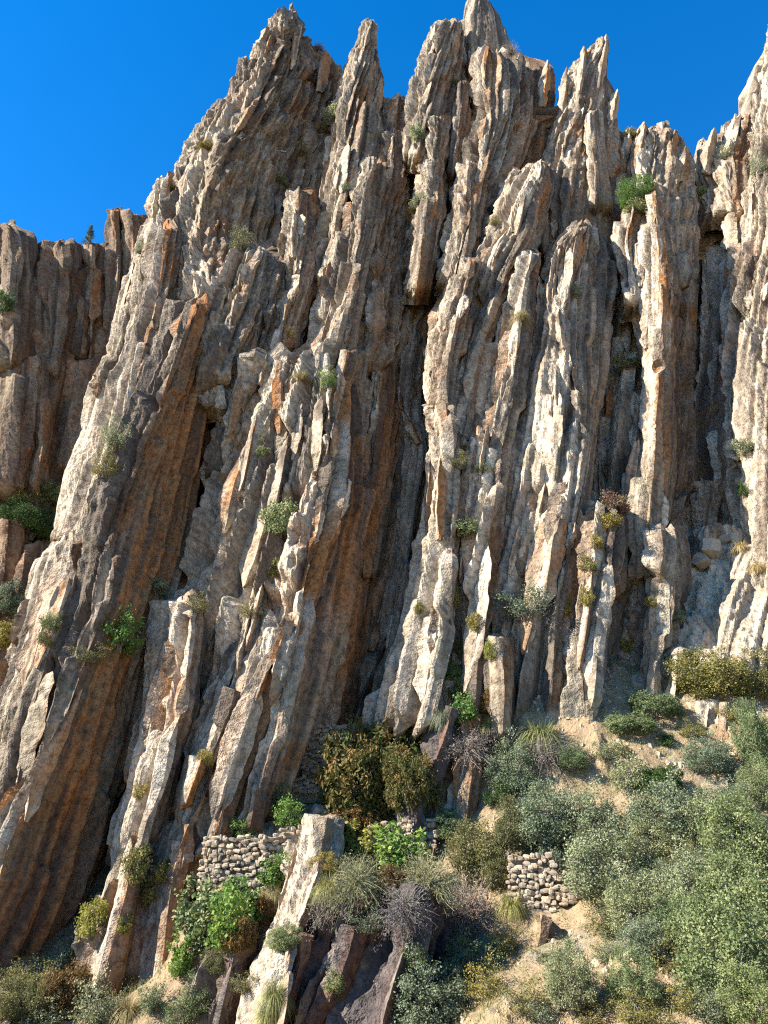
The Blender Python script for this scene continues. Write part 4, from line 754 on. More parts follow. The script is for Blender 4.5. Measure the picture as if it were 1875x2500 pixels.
S = 'shrub'; G1 = 'oak shrubs on the slope'; G2 = 'shrubs growing on the cliff'; G3 = 'heather clumps'; G4 = 'grass tussocks'
PL = [
 # ---- slope, right
 ('oak_shrub', 'broad grey-green oak shrub above the crumbling wall', S, 'oak', 'greygreen', 1340, 2000, 170, 150, G1),
 ('oak_shrub', 'grey-green oak shrub joined to the right side of the broad one above the crumbling wall', S, 'oak', 'greygreen', 1450, 2010, 160, 150, G1),
 ('oak_shrub', 'olive-green rounded shrub beside the drooping dry bush', S, 'oak', 'olive', 1165, 2085, 130, 150, G1),
 ('oak_shrub', 'small olive shrub filling the gap left of the broad oak shrub', S, 'oak', 'olive', 1250, 2020, 110, 120, G1),
 ('oak_shrub', 'pale grey-green oak shrub at mid slope with dark shade under it', S, 'oak', 'greygreen', 1640, 1985, 190, 150, G1),
 ('oak_shrub', 'oak shrub below and left of the pale mid slope shrub', S, 'oak', 'greygreen', 1590, 2060, 130, 110, G1),
 ('oak_shrub', 'large oak shrub covering the right half of the crumbling wall', S, 'oak', 'greygreen', 1485, 2130, 200, 160, G1),
 ('oak_shrub', 'dark-footed oak shrub under the crumbling wall shrub', S, 'oak', 'greygreen', 1545, 2220, 150, 140, G1),
 ('oak_shrub', 'green oak shrub at the right border level with the mid slope', S, 'oak', 'green', 1810, 2045, 190, 190, G1),
 ('oak_shrub', 'oak shrub between the mid slope shrub and the right border', S, 'oak', 'greygreen', 1735, 2020, 130, 150, G1),
 ('oak_shrub', 'grey-green shrub in the middle of the lower right thicket', S, 'oak', 'greygreen', 1700, 2170, 180, 160, G1),
 ('oak_shrub', 'light green bushy shrub on the right border of the thicket', S, 'oak', 'green', 1830, 2190, 190, 190, G1),
 ('oak_shrub', 'large light green shrub in the bottom right corner', S, 'oak', 'green', 1800, 2350, 260, 230, G1),
 ('oak_shrub', 'light green shrub left of the bottom right corner shrub', S, 'oak', 'green', 1700, 2290, 160, 170, G1),
 ('oak_shrub', 'green shrub on the bottom border near the right corner', S, 'oak', 'green', 1860, 2460, 150, 140, G1),
 ('oak_shrub', 'grey-green shrub on bare earth below the crumbling wall', S, 'oak', 'greygreen', 1405, 2395, 120, 130, G1),
 ('oak_shrub', 'rounded grey-green shrub at the bottom border left of middle slope', S, 'oak', 'greygreen', 1030, 2445, 190, 150, G1),
 ('oak_shrub', 'small pale shrub below the dark-footed oak shrub', S, 'oak', 'greygreen', 1570, 2300, 110, 100, G1),
 ('oak_shrub', 'small green shrub beside the rocky grey step', S, 'oak', 'green', 1550, 2400, 120, 110, G1),
 ('oak_shrub', 'dense grey-green shrub right of the orange buttress', S, 'oak', 'greygreen', 1262, 1870, 125, 135, G1),
 ('shrub', 'dark green shrub under the dense grey-green one by the buttress', S, 'bush', 'dark', 1240, 1925, 70, 60, G1),
 ('shrub', 'wide tan and olive shrub at the top of the earth slope', S, 'oak', 'ochre', 1740, 1640, 190, 150, G1),
 ('shrub', 'olive shrub at the right border beside the wide tan one', S, 'oak', 'olive', 1850, 1650, 140, 130, G1),
 ('shrub', 'low dark green juniper mat at the cliff foot', S, 'heather', 'green', 1600, 1720, 130, 70, G1),
 ('shrub', 'dark green juniper mat below the cliff foot juniper', S, 'heather', 'green', 1540, 1765, 120, 60, G1),
 ('shrub', 'grey-green shrub on tan earth at upper right slope', S, 'oak', 'greygreen', 1740, 1845, 130, 90, G1),
 ('shrub', 'tall green shrub on the right border above the tan rock ledge', S, 'oak', 'green', 1855, 1790, 100, 190, G1),
 ('shrub', 'green shrub on the right border under the tall one', S, 'oak', 'green', 1865, 1920, 90, 130, G1),
 ('shrub', 'dark green low shrub above the pale mid slope oak', S, 'heather', 'dark', 1605, 1900, 120, 70, G1),
 ('shrub', 'grey bushy shrub left of the dark green low shrub', S, 'open', 'greygreen', 1535, 1885, 120, 110, G1),
 ('shrub', 'small round dark bush on the tan earth', S, 'bush', 'dark', 1626, 1804, 42, 36, G1),
 ('shrub', 'small olive bush left of the small round dark one', S, 'bush', 'olive', 1518, 1827, 45, 40, G1),
 ('shrub', 'grey-green shrub over the top edge of the crumbling wall', S, 'open', 'greygreen', 1375, 2090, 120, 90, G1),
 ('shrub', 'olive bush beneath the overgrown end of the crumbling wall', S, 'open', 'olive', 1480, 2250, 110, 80, G1),
 ('shrub', 'thin olive shrub on the earth bank near the bottom border', S, 'open', 'olive', 1290, 2440, 120, 90, G1),
 ('shrub', 'ochre scrub on the bottom border right of the grey slab', S, 'open', 'ochre', 1560, 2470, 130, 70, G1),
 ('shrub', 'green leafy clump on the terrace right of the half hidden wall', S, 'oak', 'green', 1095, 2015, 110, 75, G1),
 ('shrub', 'green grassy shrub at the foot of the drooping dry bush', S, 'open', 'green', 1160, 2330, 140, 90, G1),
 ('shrub', 'yellow-green bush on the slope left of bare earth', S, 'open', 'ochre', 1190, 2400, 110, 90, G1),
 # ---- middle
 ('heather', 'big rust and green cone-shaped heather in front of the dark gully', S, 'heather', 'rustgreen', 912, 1895, 225, 215, G3),
 ('heather', 'rust heather on the right flank of the big cone-shaped one', S, 'heather', 'rustgreen', 1005, 1915, 125, 130, G3),
 ('heather', 'round dark green bush at the left foot of the cone-shaped heather', S, 'heather', 'green', 822, 1925, 85, 85, G3),
 ('heather', 'dark green bush at the middle foot of the cone-shaped heather', S, 'heather', 'dark', 930, 1945, 110, 75, G3),
 ('heather', 'rust heather along the ledge above the half hidden wall', S, 'heather', 'rust', 870, 2012, 110, 62, G3),
 ('heather', 'olive and rust heather on the ledge right of the rust one', S, 'heather', 'rustgreen', 950, 2000, 90, 50, G3),
 ('broadleaf_plant', 'yellow-green leafy climber below the heather ledge', S, 'broad', 'yellow', 890, 2075, 120, 85, G2),
 ('broadleaf_plant', 'bright green leafy plant right of the yellow-green climber', S, 'broad', 'bright', 975, 2085, 120, 95, G2),
 ('broadleaf_plant', 'green leafy plant at the top right of the pale slanting rock', S, 'broad', 'bright', 835, 2090, 60, 70, G2),
 ('tussock', 'grey-green hanging tussock on the dark rocks below the climber', 'grass', 'dead', 'greygrass', 868, 2150, 130, 110, G4),
 ('tussock', 'large grey-green hanging tussock left of the olive rounded shrub', 'grass', 'dead', 'greygrass', 1050, 2145, 150, 110, G4),
 ('heather', 'rusty orange bush between the two hanging tussocks', S, 'heather', 'rust', 958, 2165, 65, 75, G3),
 ('dead_shrub', 'purple-grey dead heather hanging over the dark slaty wall', S, 'dead', 'purple', 812, 2205, 110, 90, G3),
 ('dead_shrub', 'purple-grey dead heather above the black rock pillar', S, 'dead', 'purple', 985, 2215, 120, 90, G3),
 ('dead_shrub', 'large drooping dry grey-brown bush below the olive rounded shrub', S, 'dead', 'purple', 1150, 2225, 140, 150, G3),
 ('dead_shrub', 'purple-grey dead scrub on top of the orange buttress', S, 'dead', 'purple', 1140, 1820, 130, 85, G3),
 ('dead_shrub', 'purple dead grass hanging below the yellow pampas tuft', S, 'dead', 'purple', 1335, 1838, 110, 80, G3),
 ('tussock', 'big yellow pampas-like tussock at the cliff foot', 'grass', 'tuft', 'grass', 1320, 1785, 120, 75, G4),
 ('tussock', 'green tussock left of the yellow pampas tuft', 'grass', 'tuft', 'grass', 1195, 1765, 70, 45, G4),
 ('broadleaf_plant', 'bright green leafy plant at the foot of the bright cliff', S, 'broad', 'bright', 1133, 1735, 65, 65, G2),
 ('broadleaf_plant', 'green leafy plant above the bright one at the cliff foot', S, 'broad', 'green', 1125, 1690, 60, 55, G2),
 ('heather', 'rust heather clump right of the bright green cliff foot plant', S, 'heather', 'rust', 1185, 1712, 65, 60, G3),
 ('tussock', 'grey dry tussock hanging left of the bright green cliff foot plant', 'grass', 'tuft', 'greygrass', 1080, 1745, 60, 55, G4),
 ('tussock', 'dry grassy tussock at the left foot of the crumbling wall', 'grass', 'tuft', 'grass', 1250, 2205, 75, 65, G4),
 ('tussock', 'straw tussock on the bank above the bottom rounded shrub', 'grass', 'tuft', 'grass', 1115, 2380, 100, 70, G4),
 ('tussock', 'green tussock hanging over dark rock beside the climber', 'grass', 'tuft', 'grass', 800, 2160, 70, 60, G4),
 ('heather', 'dark rust shrub over the shadowed rock hollow', S, 'heather', 'rustgreen', 1200, 1840, 60, 60, G3),
 ('shrub', 'dark green bush between the buttress and the shadowed hollow', S, 'bush', 'dark', 1205, 1950, 50, 40, G1),
 # ---- lower left
 ('broadleaf_plant', 'dark green broadleaf plant right of the white arete', S, 'broad', 'green', 488, 2240, 110, 110, G2),
 ('broadleaf_plant', 'bright broadleaf plant under the sunlit stone wall', S, 'broad', 'bright', 572, 2222, 110, 95, G2),
 ('broadleaf_plant', 'green broadleaf spilling down left of the red-brown slab', S, 'broad', 'green', 500, 2290, 90, 100, G2),
 ('broadleaf_plant', 'bright green broadleaf in the middle of the lower left thicket', S, 'broad', 'bright', 560, 2270, 90, 110, G2),
 ('broadleaf_plant', 'leafy green vine against the right end of the sunlit wall', S, 'broad', 'bright', 668, 2135, 70, 65, G2),
 ('broadleaf_plant', 'small green plant trailing down in the dark cleft at the bottom', S, 'broad', 'bright', 440, 2350, 55, 75, G2),
 ('heather', 'rust bush at the right end of the lower left thicket', S, 'heather', 'rust', 632, 2228, 70, 60, G3),
 ('heather', 'rust bush hanging under the bright broadleaf plant', S, 'heather', 'rust', 582, 2290, 70, 65, G3),
 ('tussock', 'pale straw tussock on the pale slanting rock', 'grass', 'tuft', 'straw', 668, 2178, 60, 50, G4),
 ('shrub', 'grey-green sprig behind the sunlit wall', S, 'open', 'bright', 598, 2028, 62, 52, G2),
 ('shrub', 'yellow-green bush at the mouth of the dark hollow', S, 'bush', 'bright', 712, 1990, 65, 55, G2),
 ('shrub', 'small dark green plant on the tumbled wall', S, 'bush', 'green', 680, 1942, 48, 48, G2),
 ('shrub', 'ochre bush on the foot of the left rib', S, 'bush', 'ochre', 329, 2122, 48, 75, G2),
 ('shrub', 'round ochre bush stuck to the white arete', S, 'bush', 'ochre', 405, 2133, 38, 42, G2),
 ('shrub', 'ochre bush in the groove left of the white arete', S, 'bush', 'ochre', 368, 2175, 50, 60, G2),
 ('shrub', 'tiny ochre bush on the upper white arete', S, 'bush', 'ochre', 499, 1853, 30, 34, G2),
 ('shrub', 'tiny ochre bush on the smooth left rib', S, 'bush', 'ochre', 340, 1933, 28, 28, G2),
 ('shrub', 'tiny straw bush between the two lower left ribs', S, 'bush', 'ochre', 438, 1878, 24, 26, G2),
 ('heather', 'rust heather in the bottom left corner scrub', S, 'heather', 'rust', 150, 2440, 110, 95, G3),
 ('shrub', 'grey scrub on the bottom border right of the rust heather', S, 'open', 'greygreen', 235, 2455, 130, 110, G1),
 ('shrub', 'grey scrub under the foot of the left rib', S, 'open', 'olive', 300, 2395, 110, 90, G1),
 ('shrub', 'olive scrub in the bottom left corner', S, 'oak', 'olive', 40, 2450, 120, 100, G1),
 ('shrub', 'grey-green shrub under the rust overhang', S, 'open', 'greygreen', 130, 2360, 90, 80, G1),
 ('tussock', 'long green tussock left of the rust corner heather', 'grass', 'tuft', 'grass', 85, 2440, 80, 110, G4),
 ('tussock', 'pale tussock hanging beside the foot of the left rib', 'grass', 'tuft', 'grass', 178, 2330, 75, 75, G4),
 ('tussock', 'straw tussock on the bottom border left of the white arete', 'grass', 'tuft', 'straw', 310, 2465, 70, 60, G4),
 ('shrub', 'yellow-green bush in shade beside the left rib', S, 'bush', 'yellow', 222, 2255, 50, 70, G2),
 ('shrub', 'tiny yellow-green bush low on the left rib', S, 'bush', 'yellow', 303, 2258, 32, 34, G2),
 ('tussock', 'yellow tussock on the dark rocks at the bottom border', 'grass', 'tuft', 'grass', 670, 2425, 75, 65, G4),
 ('tussock', 'bright yellow-green tussock at the very bottom of the dark rocks', 'grass', 'tuft', 'grass', 650, 2475, 60, 50, G4),
 ('shrub', 'small green bush on the dark rocks near the bottom', S, 'bush', 'green', 820, 2402, 40, 40, G2),
 # ---- cliff, left
 ('shrub', 'grey-green bush in the groove of the long left slab', S, 'open', 'greygreen', 278, 1062, 72, 90, G2),
 ('shrub', 'yellowish bush below the one in the left slab groove', S, 'open', 'ochre', 255, 1136, 70, 70, G2),
 ('shrub', 'deep green juniper on the middle left fin', S, 'bush', 'green', 682, 1268, 78, 90, G2),
 ('shrub', 'light green leafy bush low on the left slab', S, 'bush', 'bright', 290, 1548, 95, 85, G2),
 ('shrub', 'grey bush below the light green leafy one', S, 'open', 'olive', 222, 1598, 80, 40, G2),
 ('shrub', 'dark grey-green bush in the shade of the rust overhang', S, 'bush', 'greygreen', 385, 1432, 60, 45, G2),
 ('shrub', 'olive bush on the ledge at the head of the left rib', S, 'open', 'olive', 482, 1478, 62, 40, G2),
 ('shrub', 'small olive bush right of the rib-head ledge', S, 'open', 'olive', 612, 1494, 58, 36, G2),
 ('shrub', 'small green bush on the left edge slab', S, 'bush', 'green', 122, 1520, 42, 40, G2),
 ('shrub', 'small olive bush under the left edge slab bush', S, 'bush', 'olive', 112, 1560, 34, 34, G2),
 ('shrub', 'large grey bush at the left border', S, 'oak', 'greygreen', 30, 1475, 95, 75, G2),
 ('shrub', 'yellow-green bush at the left border below the grey one', S, 'bush', 'ochre', 15, 1552, 70, 60, G2),
 ('shrub', 'long green bush along the ledge of the rear cliff', S, 'heather', 'green', 110, 1208, 90, 52, G2),
 ('shrub', 'tan scrub at the left border on the rear cliff ledge', S, 'open', 'ochre', 35, 1210, 80, 46, G2),
 ('shrub', 'dark bush under the rear cliff ledge', S, 'oak', 'dark', 70, 1275, 140, 80, G2),
 ('shrub', 'green shrub on the grassy ledge at the foot of the tall blade', S, 'open', 'bright', 798, 922, 48, 58, G2),
 ('tussock', 'straw tussock on the grassy ledge at the foot of the tall blade', 'grass', 'tuft', 'straw', 735, 912, 55, 40, G4),
 ('tussock', 'straw tussock in a groove of the middle left fin', 'grass', 'tuft', 'straw', 640, 1065, 36, 40, G4),
 ('shrub', 'small green tuft in a groove of the middle left fin', S, 'bush', 'green', 642, 1103, 34, 22, G2),
 ('shrub', 'small ochre bush below the deep green juniper', S, 'bush', 'ochre', 670, 1388, 42, 40, G2),
 ('dead_shrub', 'pale dead bush on the middle left fin above the juniper', S, 'dead', 'purple', 585, 1215, 70, 40, G2),
 ('shrub', 'pale green bush high between the two left peaks', S, 'bush', 'greygreen', 816, 262, 58, 72, G2),
 ('shrub', 'small pale bush below the one between the left peaks', S, 'open', 'ochre', 788, 312, 50, 28, G2),
 ('shrub', 'olive bush beside the bleached dead log', S, 'open', 'olive', 730, 364, 66, 40, G2),
 ('shrub', 'small dark green bush under the bleached dead log', S, 'bush', 'green', 686, 442, 38, 24, G2),
 ('shrub', 'grey-green bush left of the tall blade head', S, 'open', 'greygreen', 844, 450, 34, 46, G2),
 ('shrub', 'pale upright bush on the ledge of the left peak', S, 'open', 'olive', 586, 578, 64, 86, G2),
 ('shrub', 'small ochre bush on the left shoulder knob', S, 'bush', 'ochre', 420, 453, 32, 32, G2),
 ('shrub', 'yellow-green bush on the left skyline shoulder', S, 'bush', 'ochre', 500, 352, 46, 24, G2),
 ('shrub', 'small grey bush where the rear cliff meets the long slab', S, 'open', 'greygreen', 340, 600, 34, 46, G2),
 ('dead_shrub', 'bare bleached bush in the shade left of the tall blade', S, 'dead', 'straw', 702, 806, 40, 34, G2),
 ('shrub', 'brownish bush right of the bare bleached one', S, 'open', 'ochre', 742, 812, 44, 44, G2),
 ('shrub', 'dark bush at the left border high on the rear cliff', S, 'bush', 'dark', 8, 735, 44, 70, G2),
 ('dead_shrub', 'bare twiggy bush on the skyline saddle of the left peak', S, 'dead', 'purple', 778, 112, 40, 36, G2),
 # ---- cliff, right
 ('shrub', 'large bright green bush on top of the right fin', S, 'oak', 'bright', 1558, 470, 100, 78, G2),
 ('shrub', 'green bush hanging below the large bright one on the right fin', S, 'bush', 'green', 1555, 505, 60, 36, G2),
 ('shrub', 'grey-green bush on the grassy shelf of the middle tower', S, 'bush', 'greygreen', 1023, 482, 44, 40, G2),
 ('tussock', 'straw tussock on the grassy shelf of the middle tower', 'grass', 'tuft', 'straw', 1005, 512, 50, 26, G4),
 ('shrub', 'green creeper in the notch left of the middle tower', S, 'bush', 'green', 1018, 318, 36, 66, G2),
 ('shrub', 'dark bush between the middle tower blocks', S, 'open', 'dark', 1108, 200, 42, 26, G2),
 ('dead_shrub', 'bare twiggy bush on the skyline right of the tall spire', S, 'dead', 'purple', 1248, 120, 48, 46, G2),
 ('shrub', 'dark bush on the skyline right of the right spire', S, 'bush', 'olive', 1542, 325, 40, 30, G2),
 ('shrub', 'green bush in the shaded gully head', S, 'bush', 'green', 1712, 462, 34, 34, G2),
 ('shrub', 'grey-green bush on the crest of the right wall', S, 'open', 'greygreen', 1768, 374, 58, 40, G2),
 ('shrub', 'pale bush at the right border high on the right wall', S, 'open', 'greygreen', 1858, 400, 64, 64, G2),
 ('shrub', 'grey-green bush on the dark side of the bright right fin', S, 'open', 'greygreen', 1406, 708, 48, 46, G2),
 ('shrub', 'straw-coloured bush at the head of the bright middle fin', S, 'open', 'ochre', 1208, 538, 40, 32, G2),
 ('tussock', 'dry grass patch between the bright middle and right fins', 'grass', 'tuft', 'straw', 1272, 768, 60, 40, G4),
 ('shrub', 'grey-green bush in the dark recess of the right ribs', S, 'bush', 'greygreen', 1530, 886, 70, 36, G2),
 ('shrub', 'olive bush in the groove of the bright left fin', S, 'open', 'olive', 1119, 1125, 64, 44, G2),
 ('shrub', 'grey bush right of the olive groove bush', S, 'open', 'greygreen', 1180, 1138, 50, 36, G2),
 ('shrub', 'dark green juniper low on the bright left fin', S, 'bush', 'green', 1133, 1296, 74, 44, G2),
 ('shrub', 'reddish brown bush on the head of the rib cluster', S, 'bush', 'red', 1507, 1230, 78, 56, G2),
 ('shrub', 'ochre bush hanging below the reddish one', S, 'bush', 'ochre', 1490, 1272, 46, 40, G2),
 ('shrub', 'round ochre bush in the middle of the rib cluster', S, 'bush', 'ochre', 1442, 1376, 44, 44, G2),
 ('shrub', 'small ochre bush above the round one in the rib cluster', S, 'bush', 'ochre', 1458, 1322, 38, 34, G2),
 ('shrub', 'large grey twiggy bush in the lower bright face', S, 'open', 'greygreen', 1285, 1475, 120, 80, G2),
 ('dead_shrub', 'grey dead twigs at the right of the large twiggy bush', S, 'dead', 'purple', 1335, 1500, 70, 70, G2),
 ('shrub', 'olive bush right of the large grey twiggy bush', S, 'bush', 'ochre', 1377, 1484, 36, 40, G2),
 ('shrub', 'small yellow-green bush at the foot of the rib cluster', S, 'bush', 'yellow', 1534, 1578, 26, 32, G2),
 ('shrub', 'small ochre bush on the lower rib cluster', S, 'bush', 'ochre', 1434, 1456, 28, 46, G2),
 ('shrub', 'small olive bush in a dark groove of the lower bright face', S, 'bush', 'ochre', 1157, 1520, 28, 44, G2),
 ('shrub', 'small olive bush on the lower bright left fin', S, 'bush', 'ochre', 1107, 1455, 24, 46, G2),
 ('shrub', 'tiny ochre bush at the left edge of the bright left fin', S, 'bush', 'ochre', 1021, 1484, 22, 30, G2),
 ('shrub', 'green bush at the foot of the bright left fin', S, 'open', 'bright', 1104, 1640, 60, 46, G2),
 ('shrub', 'small olive bush above the cliff foot greenery', S, 'bush', 'ochre', 1128, 1592, 24, 50, G2),
 ('shrub', 'yellow-green bush in the white block cracks', S, 'bush', 'yellow', 1200, 1590, 28, 44, G2),
 ('shrub', 'small ochre bush on the right foot fin', S, 'bush', 'ochre', 1588, 1470, 24, 22, G2),
 ('shrub', 'grey-green bush on the lit right wall', S, 'bush', 'greygreen', 1819, 1092, 54, 44, G2),
 ('shrub', 'dark green small bush in a crack of the lit right wall', S, 'bush', 'dark', 1818, 1195, 26, 36, G2),
 ('tussock', 'straw tussock on the apron of the right wall', 'grass', 'tuft', 'straw', 1808, 1330, 50, 40, G4),
 ('tussock', 'straw tussock at the right border of the apron', 'grass', 'tuft', 'straw', 1850, 1380, 50, 40, G4),
]
# smaller scrub filling the thicket and the corners
for lab, kind, cl, x, y, w, h in [
    ('low grey scrub patch above the right border ledge', 'open', 'greygreen', 1780, 1930, 110, 70), ('small oak clump under the tall right border shrub', 'oak', 'green', 1800, 1985, 100, 90),
    ('olive clump in the shade gap of the right thicket', 'oak', 'olive', 1660, 2090, 100, 80), ('grey clump right of the crumbling wall shrub', 'oak', 'greygreen', 1610, 2150, 110, 95),
    ('light clump in the middle of the right thicket', 'oak', 'greygreen', 1760, 2110, 110, 90), ('small green clump beside the rocky grey step', 'oak', 'green', 1640, 2240, 100, 90),
    ('olive clump low in the right thicket', 'open', 'olive', 1630, 2330, 110, 80), ('yellowish clump on the bottom border of the right thicket', 'open', 'ochre', 1690, 2440, 120, 80),
    ('grey-green clump on the bottom border beside the corner shrub', 'oak', 'greygreen', 1750, 2450, 120, 100), ('small light clump above the corner shrub', 'oak', 'green', 1860, 2280, 110, 100),
    ('olive scrub on the bank beside the black rock pillar', 'open', 'olive', 1100, 2300, 90, 70), ('ochre scrub below the drooping dry bush', 'open', 'ochre', 1230, 2300, 90, 60),
    ('small grey scrub above the bare earth by the white stones', 'open', 'greygreen', 1480, 2320, 80, 60), ('grey scrub beside the bottom grey slab', 'open', 'greygreen', 1330, 2470, 90, 60),
    ('green scrub in the dark cleft under the broadleaf plants', 'open', 'green', 470, 2440, 80, 90), ('olive scrub on the red-brown slab', 'open', 'olive', 600, 2400, 70, 50),
    ('tan scrub in the corner below the rust overhang', 'open', 'ochre', 90, 2400, 110, 70), ('rusty scrub beside the corner tussock', 'heather', 'rust', 215, 2400, 80, 70), ('olive scrub at the foot of the rust overhang', 'open', 'olive', 30, 2380, 100, 70),
    ('green scrub on the bottom border right of the white arete', 'open', 'green', 440, 2480, 90, 70), ('olive bush hanging over the red-brown slab', 'oak', 'olive', 540, 2345, 80, 60),
    ('green tangle at the foot of the pale slanting rock', 'oak', 'green', 690, 2290, 80, 60), ('yellow-green tangle right of the pale slanting rock', 'oak', 'ochre', 790, 2120, 80, 60),
    ('olive tangle between the hanging tussocks and the terrace wall', 'oak', 'olive', 1010, 2085, 90, 60), ('green tangle above the black rock pillar', 'oak', 'green', 920, 2190, 80, 60),
    ('grey tangle on top of the streaked dark slab', 'open', 'greygreen', 900, 2250, 90, 60), ('green tangle at the left foot of the black rock pillar', 'open', 'green', 1000, 2330, 80, 70),
    ('olive scrub over bare earth left of the crumbling wall', 'oak', 'olive', 1215, 2130, 80, 80), ('low green scrub under the yellow pampas tussock', 'oak', 'green', 1400, 1850, 100, 60),
    ('grey-green scrub on the earth under the cliff foot juniper', 'open', 'greygreen', 1480, 1830, 90, 60), ('ochre scrub high on the earth slope', 'open', 'ochre', 1690, 1780, 80, 50),
    ('straw scrub beside the tall right border shrub', 'open', 'ochre', 1790, 1740, 80, 50), ('grey scrub in the shade at the gully foot', 'open', 'greygreen', 1650, 1500, 70, 50),
    ('grey scrub left of the lower shrub by the white stones', 'open', 'greygreen', 1340, 2330, 80, 50), ('olive scrub on the earth at the bottom border', 'open', 'olive', 1450, 2470, 100, 60),
    ('dark green scrub at the bottom between the ribs', 'open', 'green', 370, 2440, 70, 80), ('grey scrub at the bottom border under the corner heather', 'open', 'greygreen', 120, 2490, 110, 60)]:
    PL.append(('scrub', lab, S, kind, cl, x, y, w, h, G1))
for a in PL: plant(*a)
plant('pine_tree', 'small dark young pine on the rear cliff skyline', 'tree', 'pine', 'pine', 215, 575, 42, 76)

# bleached dead log lying on the left peak
loc, nor = hit(690, 374)
if loc is not None:
    lp = [loc + Vector(q) for q in ((-1.9, -0.35, 0.02), (-1.2, -0.35, 0.10), (-0.5, -0.3, 0.05), (0.1, -0.2, 0.1), (0.7, 0.0, 0.12))]
    V, F = tubes([np.array(lp), np.array([lp[1], lp[1] + Vector((-0.35, -0.1, -0.14)), lp[1] + Vector((-0.55, -0.1, -0.10))])], 0.09, 0.05, 6)
    lm, N, L_, b = mat_new('bleached_wood'); pos = N.new('ShaderNodeNewGeometry').outputs['Position']
    L_.new(mixc(N, L_, noise(N, L_, pos, 6, 3, 0.6, (1, 4, 4)), (0.36, 0.31, 0.25), (0.6, 0.54, 0.45)), b.inputs['Base Color'])
    tag(add('dead_log', mesh_quads('dead_log', V, F, None, True), lm), 'bleached dead log sticking out left on the left peak', 'log')

# ------------------------------------------------------------------ loose boulders
BLD = [('pale boulder in the shaded gully below the right fin', 1705, 1190, 40), ('squarish grey boulder wedged in the gully mouth', 1735, 1345, 62), ('brown boulder under the wedged grey one', 1712, 1372, 46),
       ('small pale block right of the wedged grey boulder', 1770, 1320, 34), ('white stone on bare earth beside the lower shrub', 1458, 2356, 24), ('white stone right of the other one by the lower shrub', 1482, 2376, 22),
       ('white upright stone at the edge of the bank', 1240, 2318, 26), ('cream block lying on the tumbled low wall', 758, 1912, 42), ('pale block at the head of the earth slope', 1660, 1605, 48), ('small cream stone right of the pale block', 1694, 1604, 24),
       ('flat stone slab on the pale rock top', 778, 1986, 44), ('small tan stone high on the earth slope', 1632, 1868, 22)]
for i, (lab, x, y, w) in enumerate(BLD):
    loc, nor = hit(x, y)
    if loc is None: continue
    o = add('boulder', STONES[i % 14]); k = w * loc.y / FPX; o.location = loc + Vector((0, 0, 0.05 * k)); o.scale = (k, k * 0.9, k * 0.75); o.rotation_euler = (0.2 * i, 0.3 * (i % 3), i * 1.3)
    tag(o, lab, 'boulder', 'loose boulders')

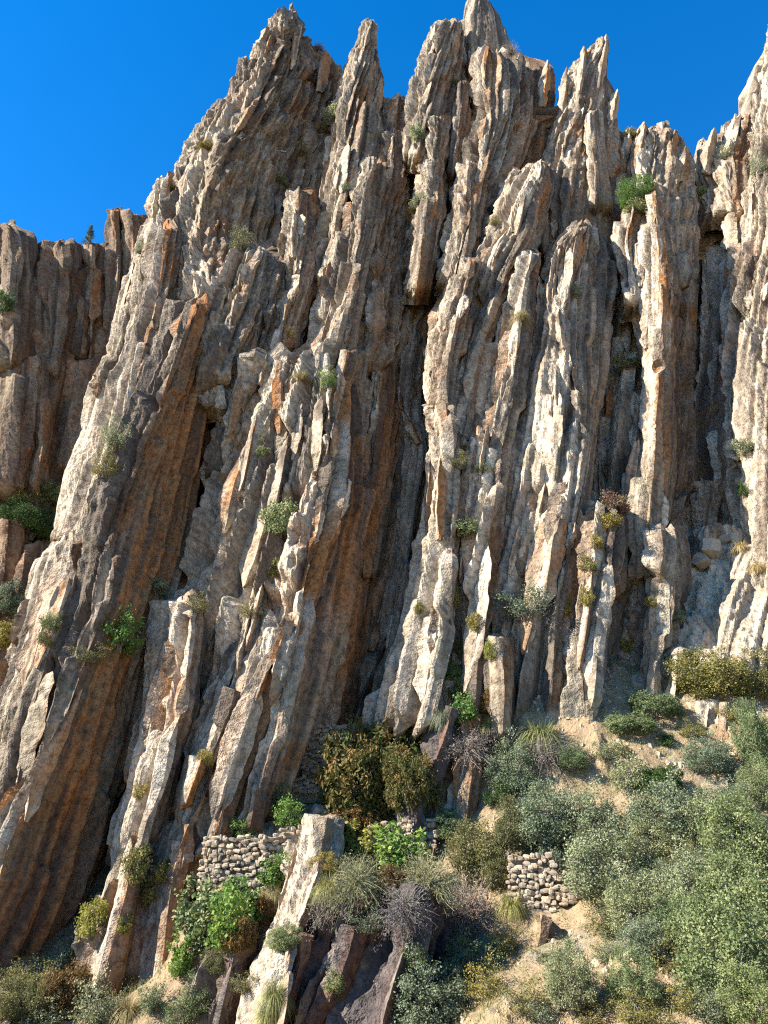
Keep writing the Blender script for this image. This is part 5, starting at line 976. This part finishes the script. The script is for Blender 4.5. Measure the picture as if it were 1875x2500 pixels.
# ------------------------------------------------------------------ ground cover that nobody could count
rg = np.random.default_rng(99)
def scatter(name, label, n, fn, mat, keep):
    x = rg.uniform(-27, 32, n * 3); y = rg.uniform(24, 50, n * 3)
    z = np.clip(ground_z(x, y), -14, 24) + terr_detail(x, y); k = keep(x, y); x, y, z = x[k][:n], y[k][:n], z[k][:n]
    o = fn(name, np.stack([x, y, z], 1), mat); tag(o, label, None, None, 'stuff'); return o
def grass_mesh(name, P, mat):
    nb = 6; n = len(P) * nb; b = np.repeat(P, nb, 0) + rg.normal(0, 0.07, (n, 3)) * [1, 1, 0]; az = rg.uniform(0, 6.28, n); l = rg.uniform(0.12, 0.42, n); k = rg.uniform(0.2, 0.9, n)
    t = np.array([0, 0.5, 1.0])[None]; r = k[:, None] * t ** 1.5 * l[:, None]; zz = l[:, None] * (t - 0.45 * k[:, None] * t ** 2) - 0.03; w = 0.012 * (1.05 - t) + 0 * r
    cx, cy = np.cos(az)[:, None], np.sin(az)[:, None]
    A = np.stack([r * cx - cy * w, r * cy + cx * w, zz], -1) + b[:, None]; B = np.stack([r * cx + cy * w, r * cy - cx * w, zz], -1) + b[:, None]
    V = np.stack([A, B], 2).reshape(n, 6, 3); F = (np.array([[0, 1, 3, 2], [2, 3, 5, 4]])[None] + (np.arange(n) * 6)[:, None, None]).reshape(-1, 4)
    return add(name, mesh_quads(name, V.reshape(-1, 3), F, {'rnd': np.repeat(rg.uniform(0, 1, n), 6)}), mat)
def leafy_mesh(name, P, mat):
    V, F, q = leafset(P + [0, 0, 0.1], 20, np.array([0.13, 0.13, 0.09]), 0.065, 0.5, rg); return add(name, mesh_quads(name, V, F, {'rnd': q}), mat)
def rubble_mesh(name, P, mat):
    base = np.array([[-1, -1, -1], [1, -1, -1], [1, 1, -1], [-1, 1, -1], [-.7, -.8, 1], [.8, -.7, 1], [.7, .8, 1], [-.8, .7, 1]]) * 0.5
    n = len(P); s = np.exp(rg.uniform(math.log(0.05), math.log(0.24), n)); V = base[None] * s[:, None, None] * rg.uniform(0.6, 1.3, (n, 1, 3)) + rg.normal(0, 0.12, (n, 8, 3)) * s[:, None, None]
    a = rg.uniform(0, 6.28, n); c, s_ = np.cos(a)[:, None], np.sin(a)[:, None]; V = np.stack([V[..., 0] * c - V[..., 1] * s_, V[..., 0] * s_ + V[..., 1] * c, V[..., 2]], -1) + P[:, None]
    f = np.array([[0, 3, 2, 1], [4, 5, 6, 7], [0, 1, 5, 4], [1, 2, 6, 5], [2, 3, 7, 6], [3, 0, 4, 7]])
    return add(name, mesh_quads(name, V.reshape(-1, 3), (f[None] + (np.arange(n) * 8)[:, None, None]).reshape(-1, 4)), mat)
pn = lambda s, th: (lambda x, y: fbm2(x * 0.4, y * 0.4, s, 3) > th)
scatter('dry_grass', 'short dry straw grass scattered over the earth slope', 6000, grass_mesh, LEAF['straw'], pn(301, -0.1))
scatter('green_grass', 'short green grass scattered over the earth slope', 5200, grass_mesh, LEAF['grass'], pn(302, -0.12))
scatter('undergrowth', 'low green undergrowth between the shrubs of the slope', 3600, leafy_mesh, LEAF['olive'], pn(303, -0.12))
scatter('low_scrub_foliage', 'low grey-green ground scrub covering the earth slope', 3000, leafy_mesh, LEAF['greygreen'], pn(305, -0.12))
scatter('rubble', 'small loose stones scattered over the earth slope', 5000, rubble_mesh, STONE, pn(304, -0.15))
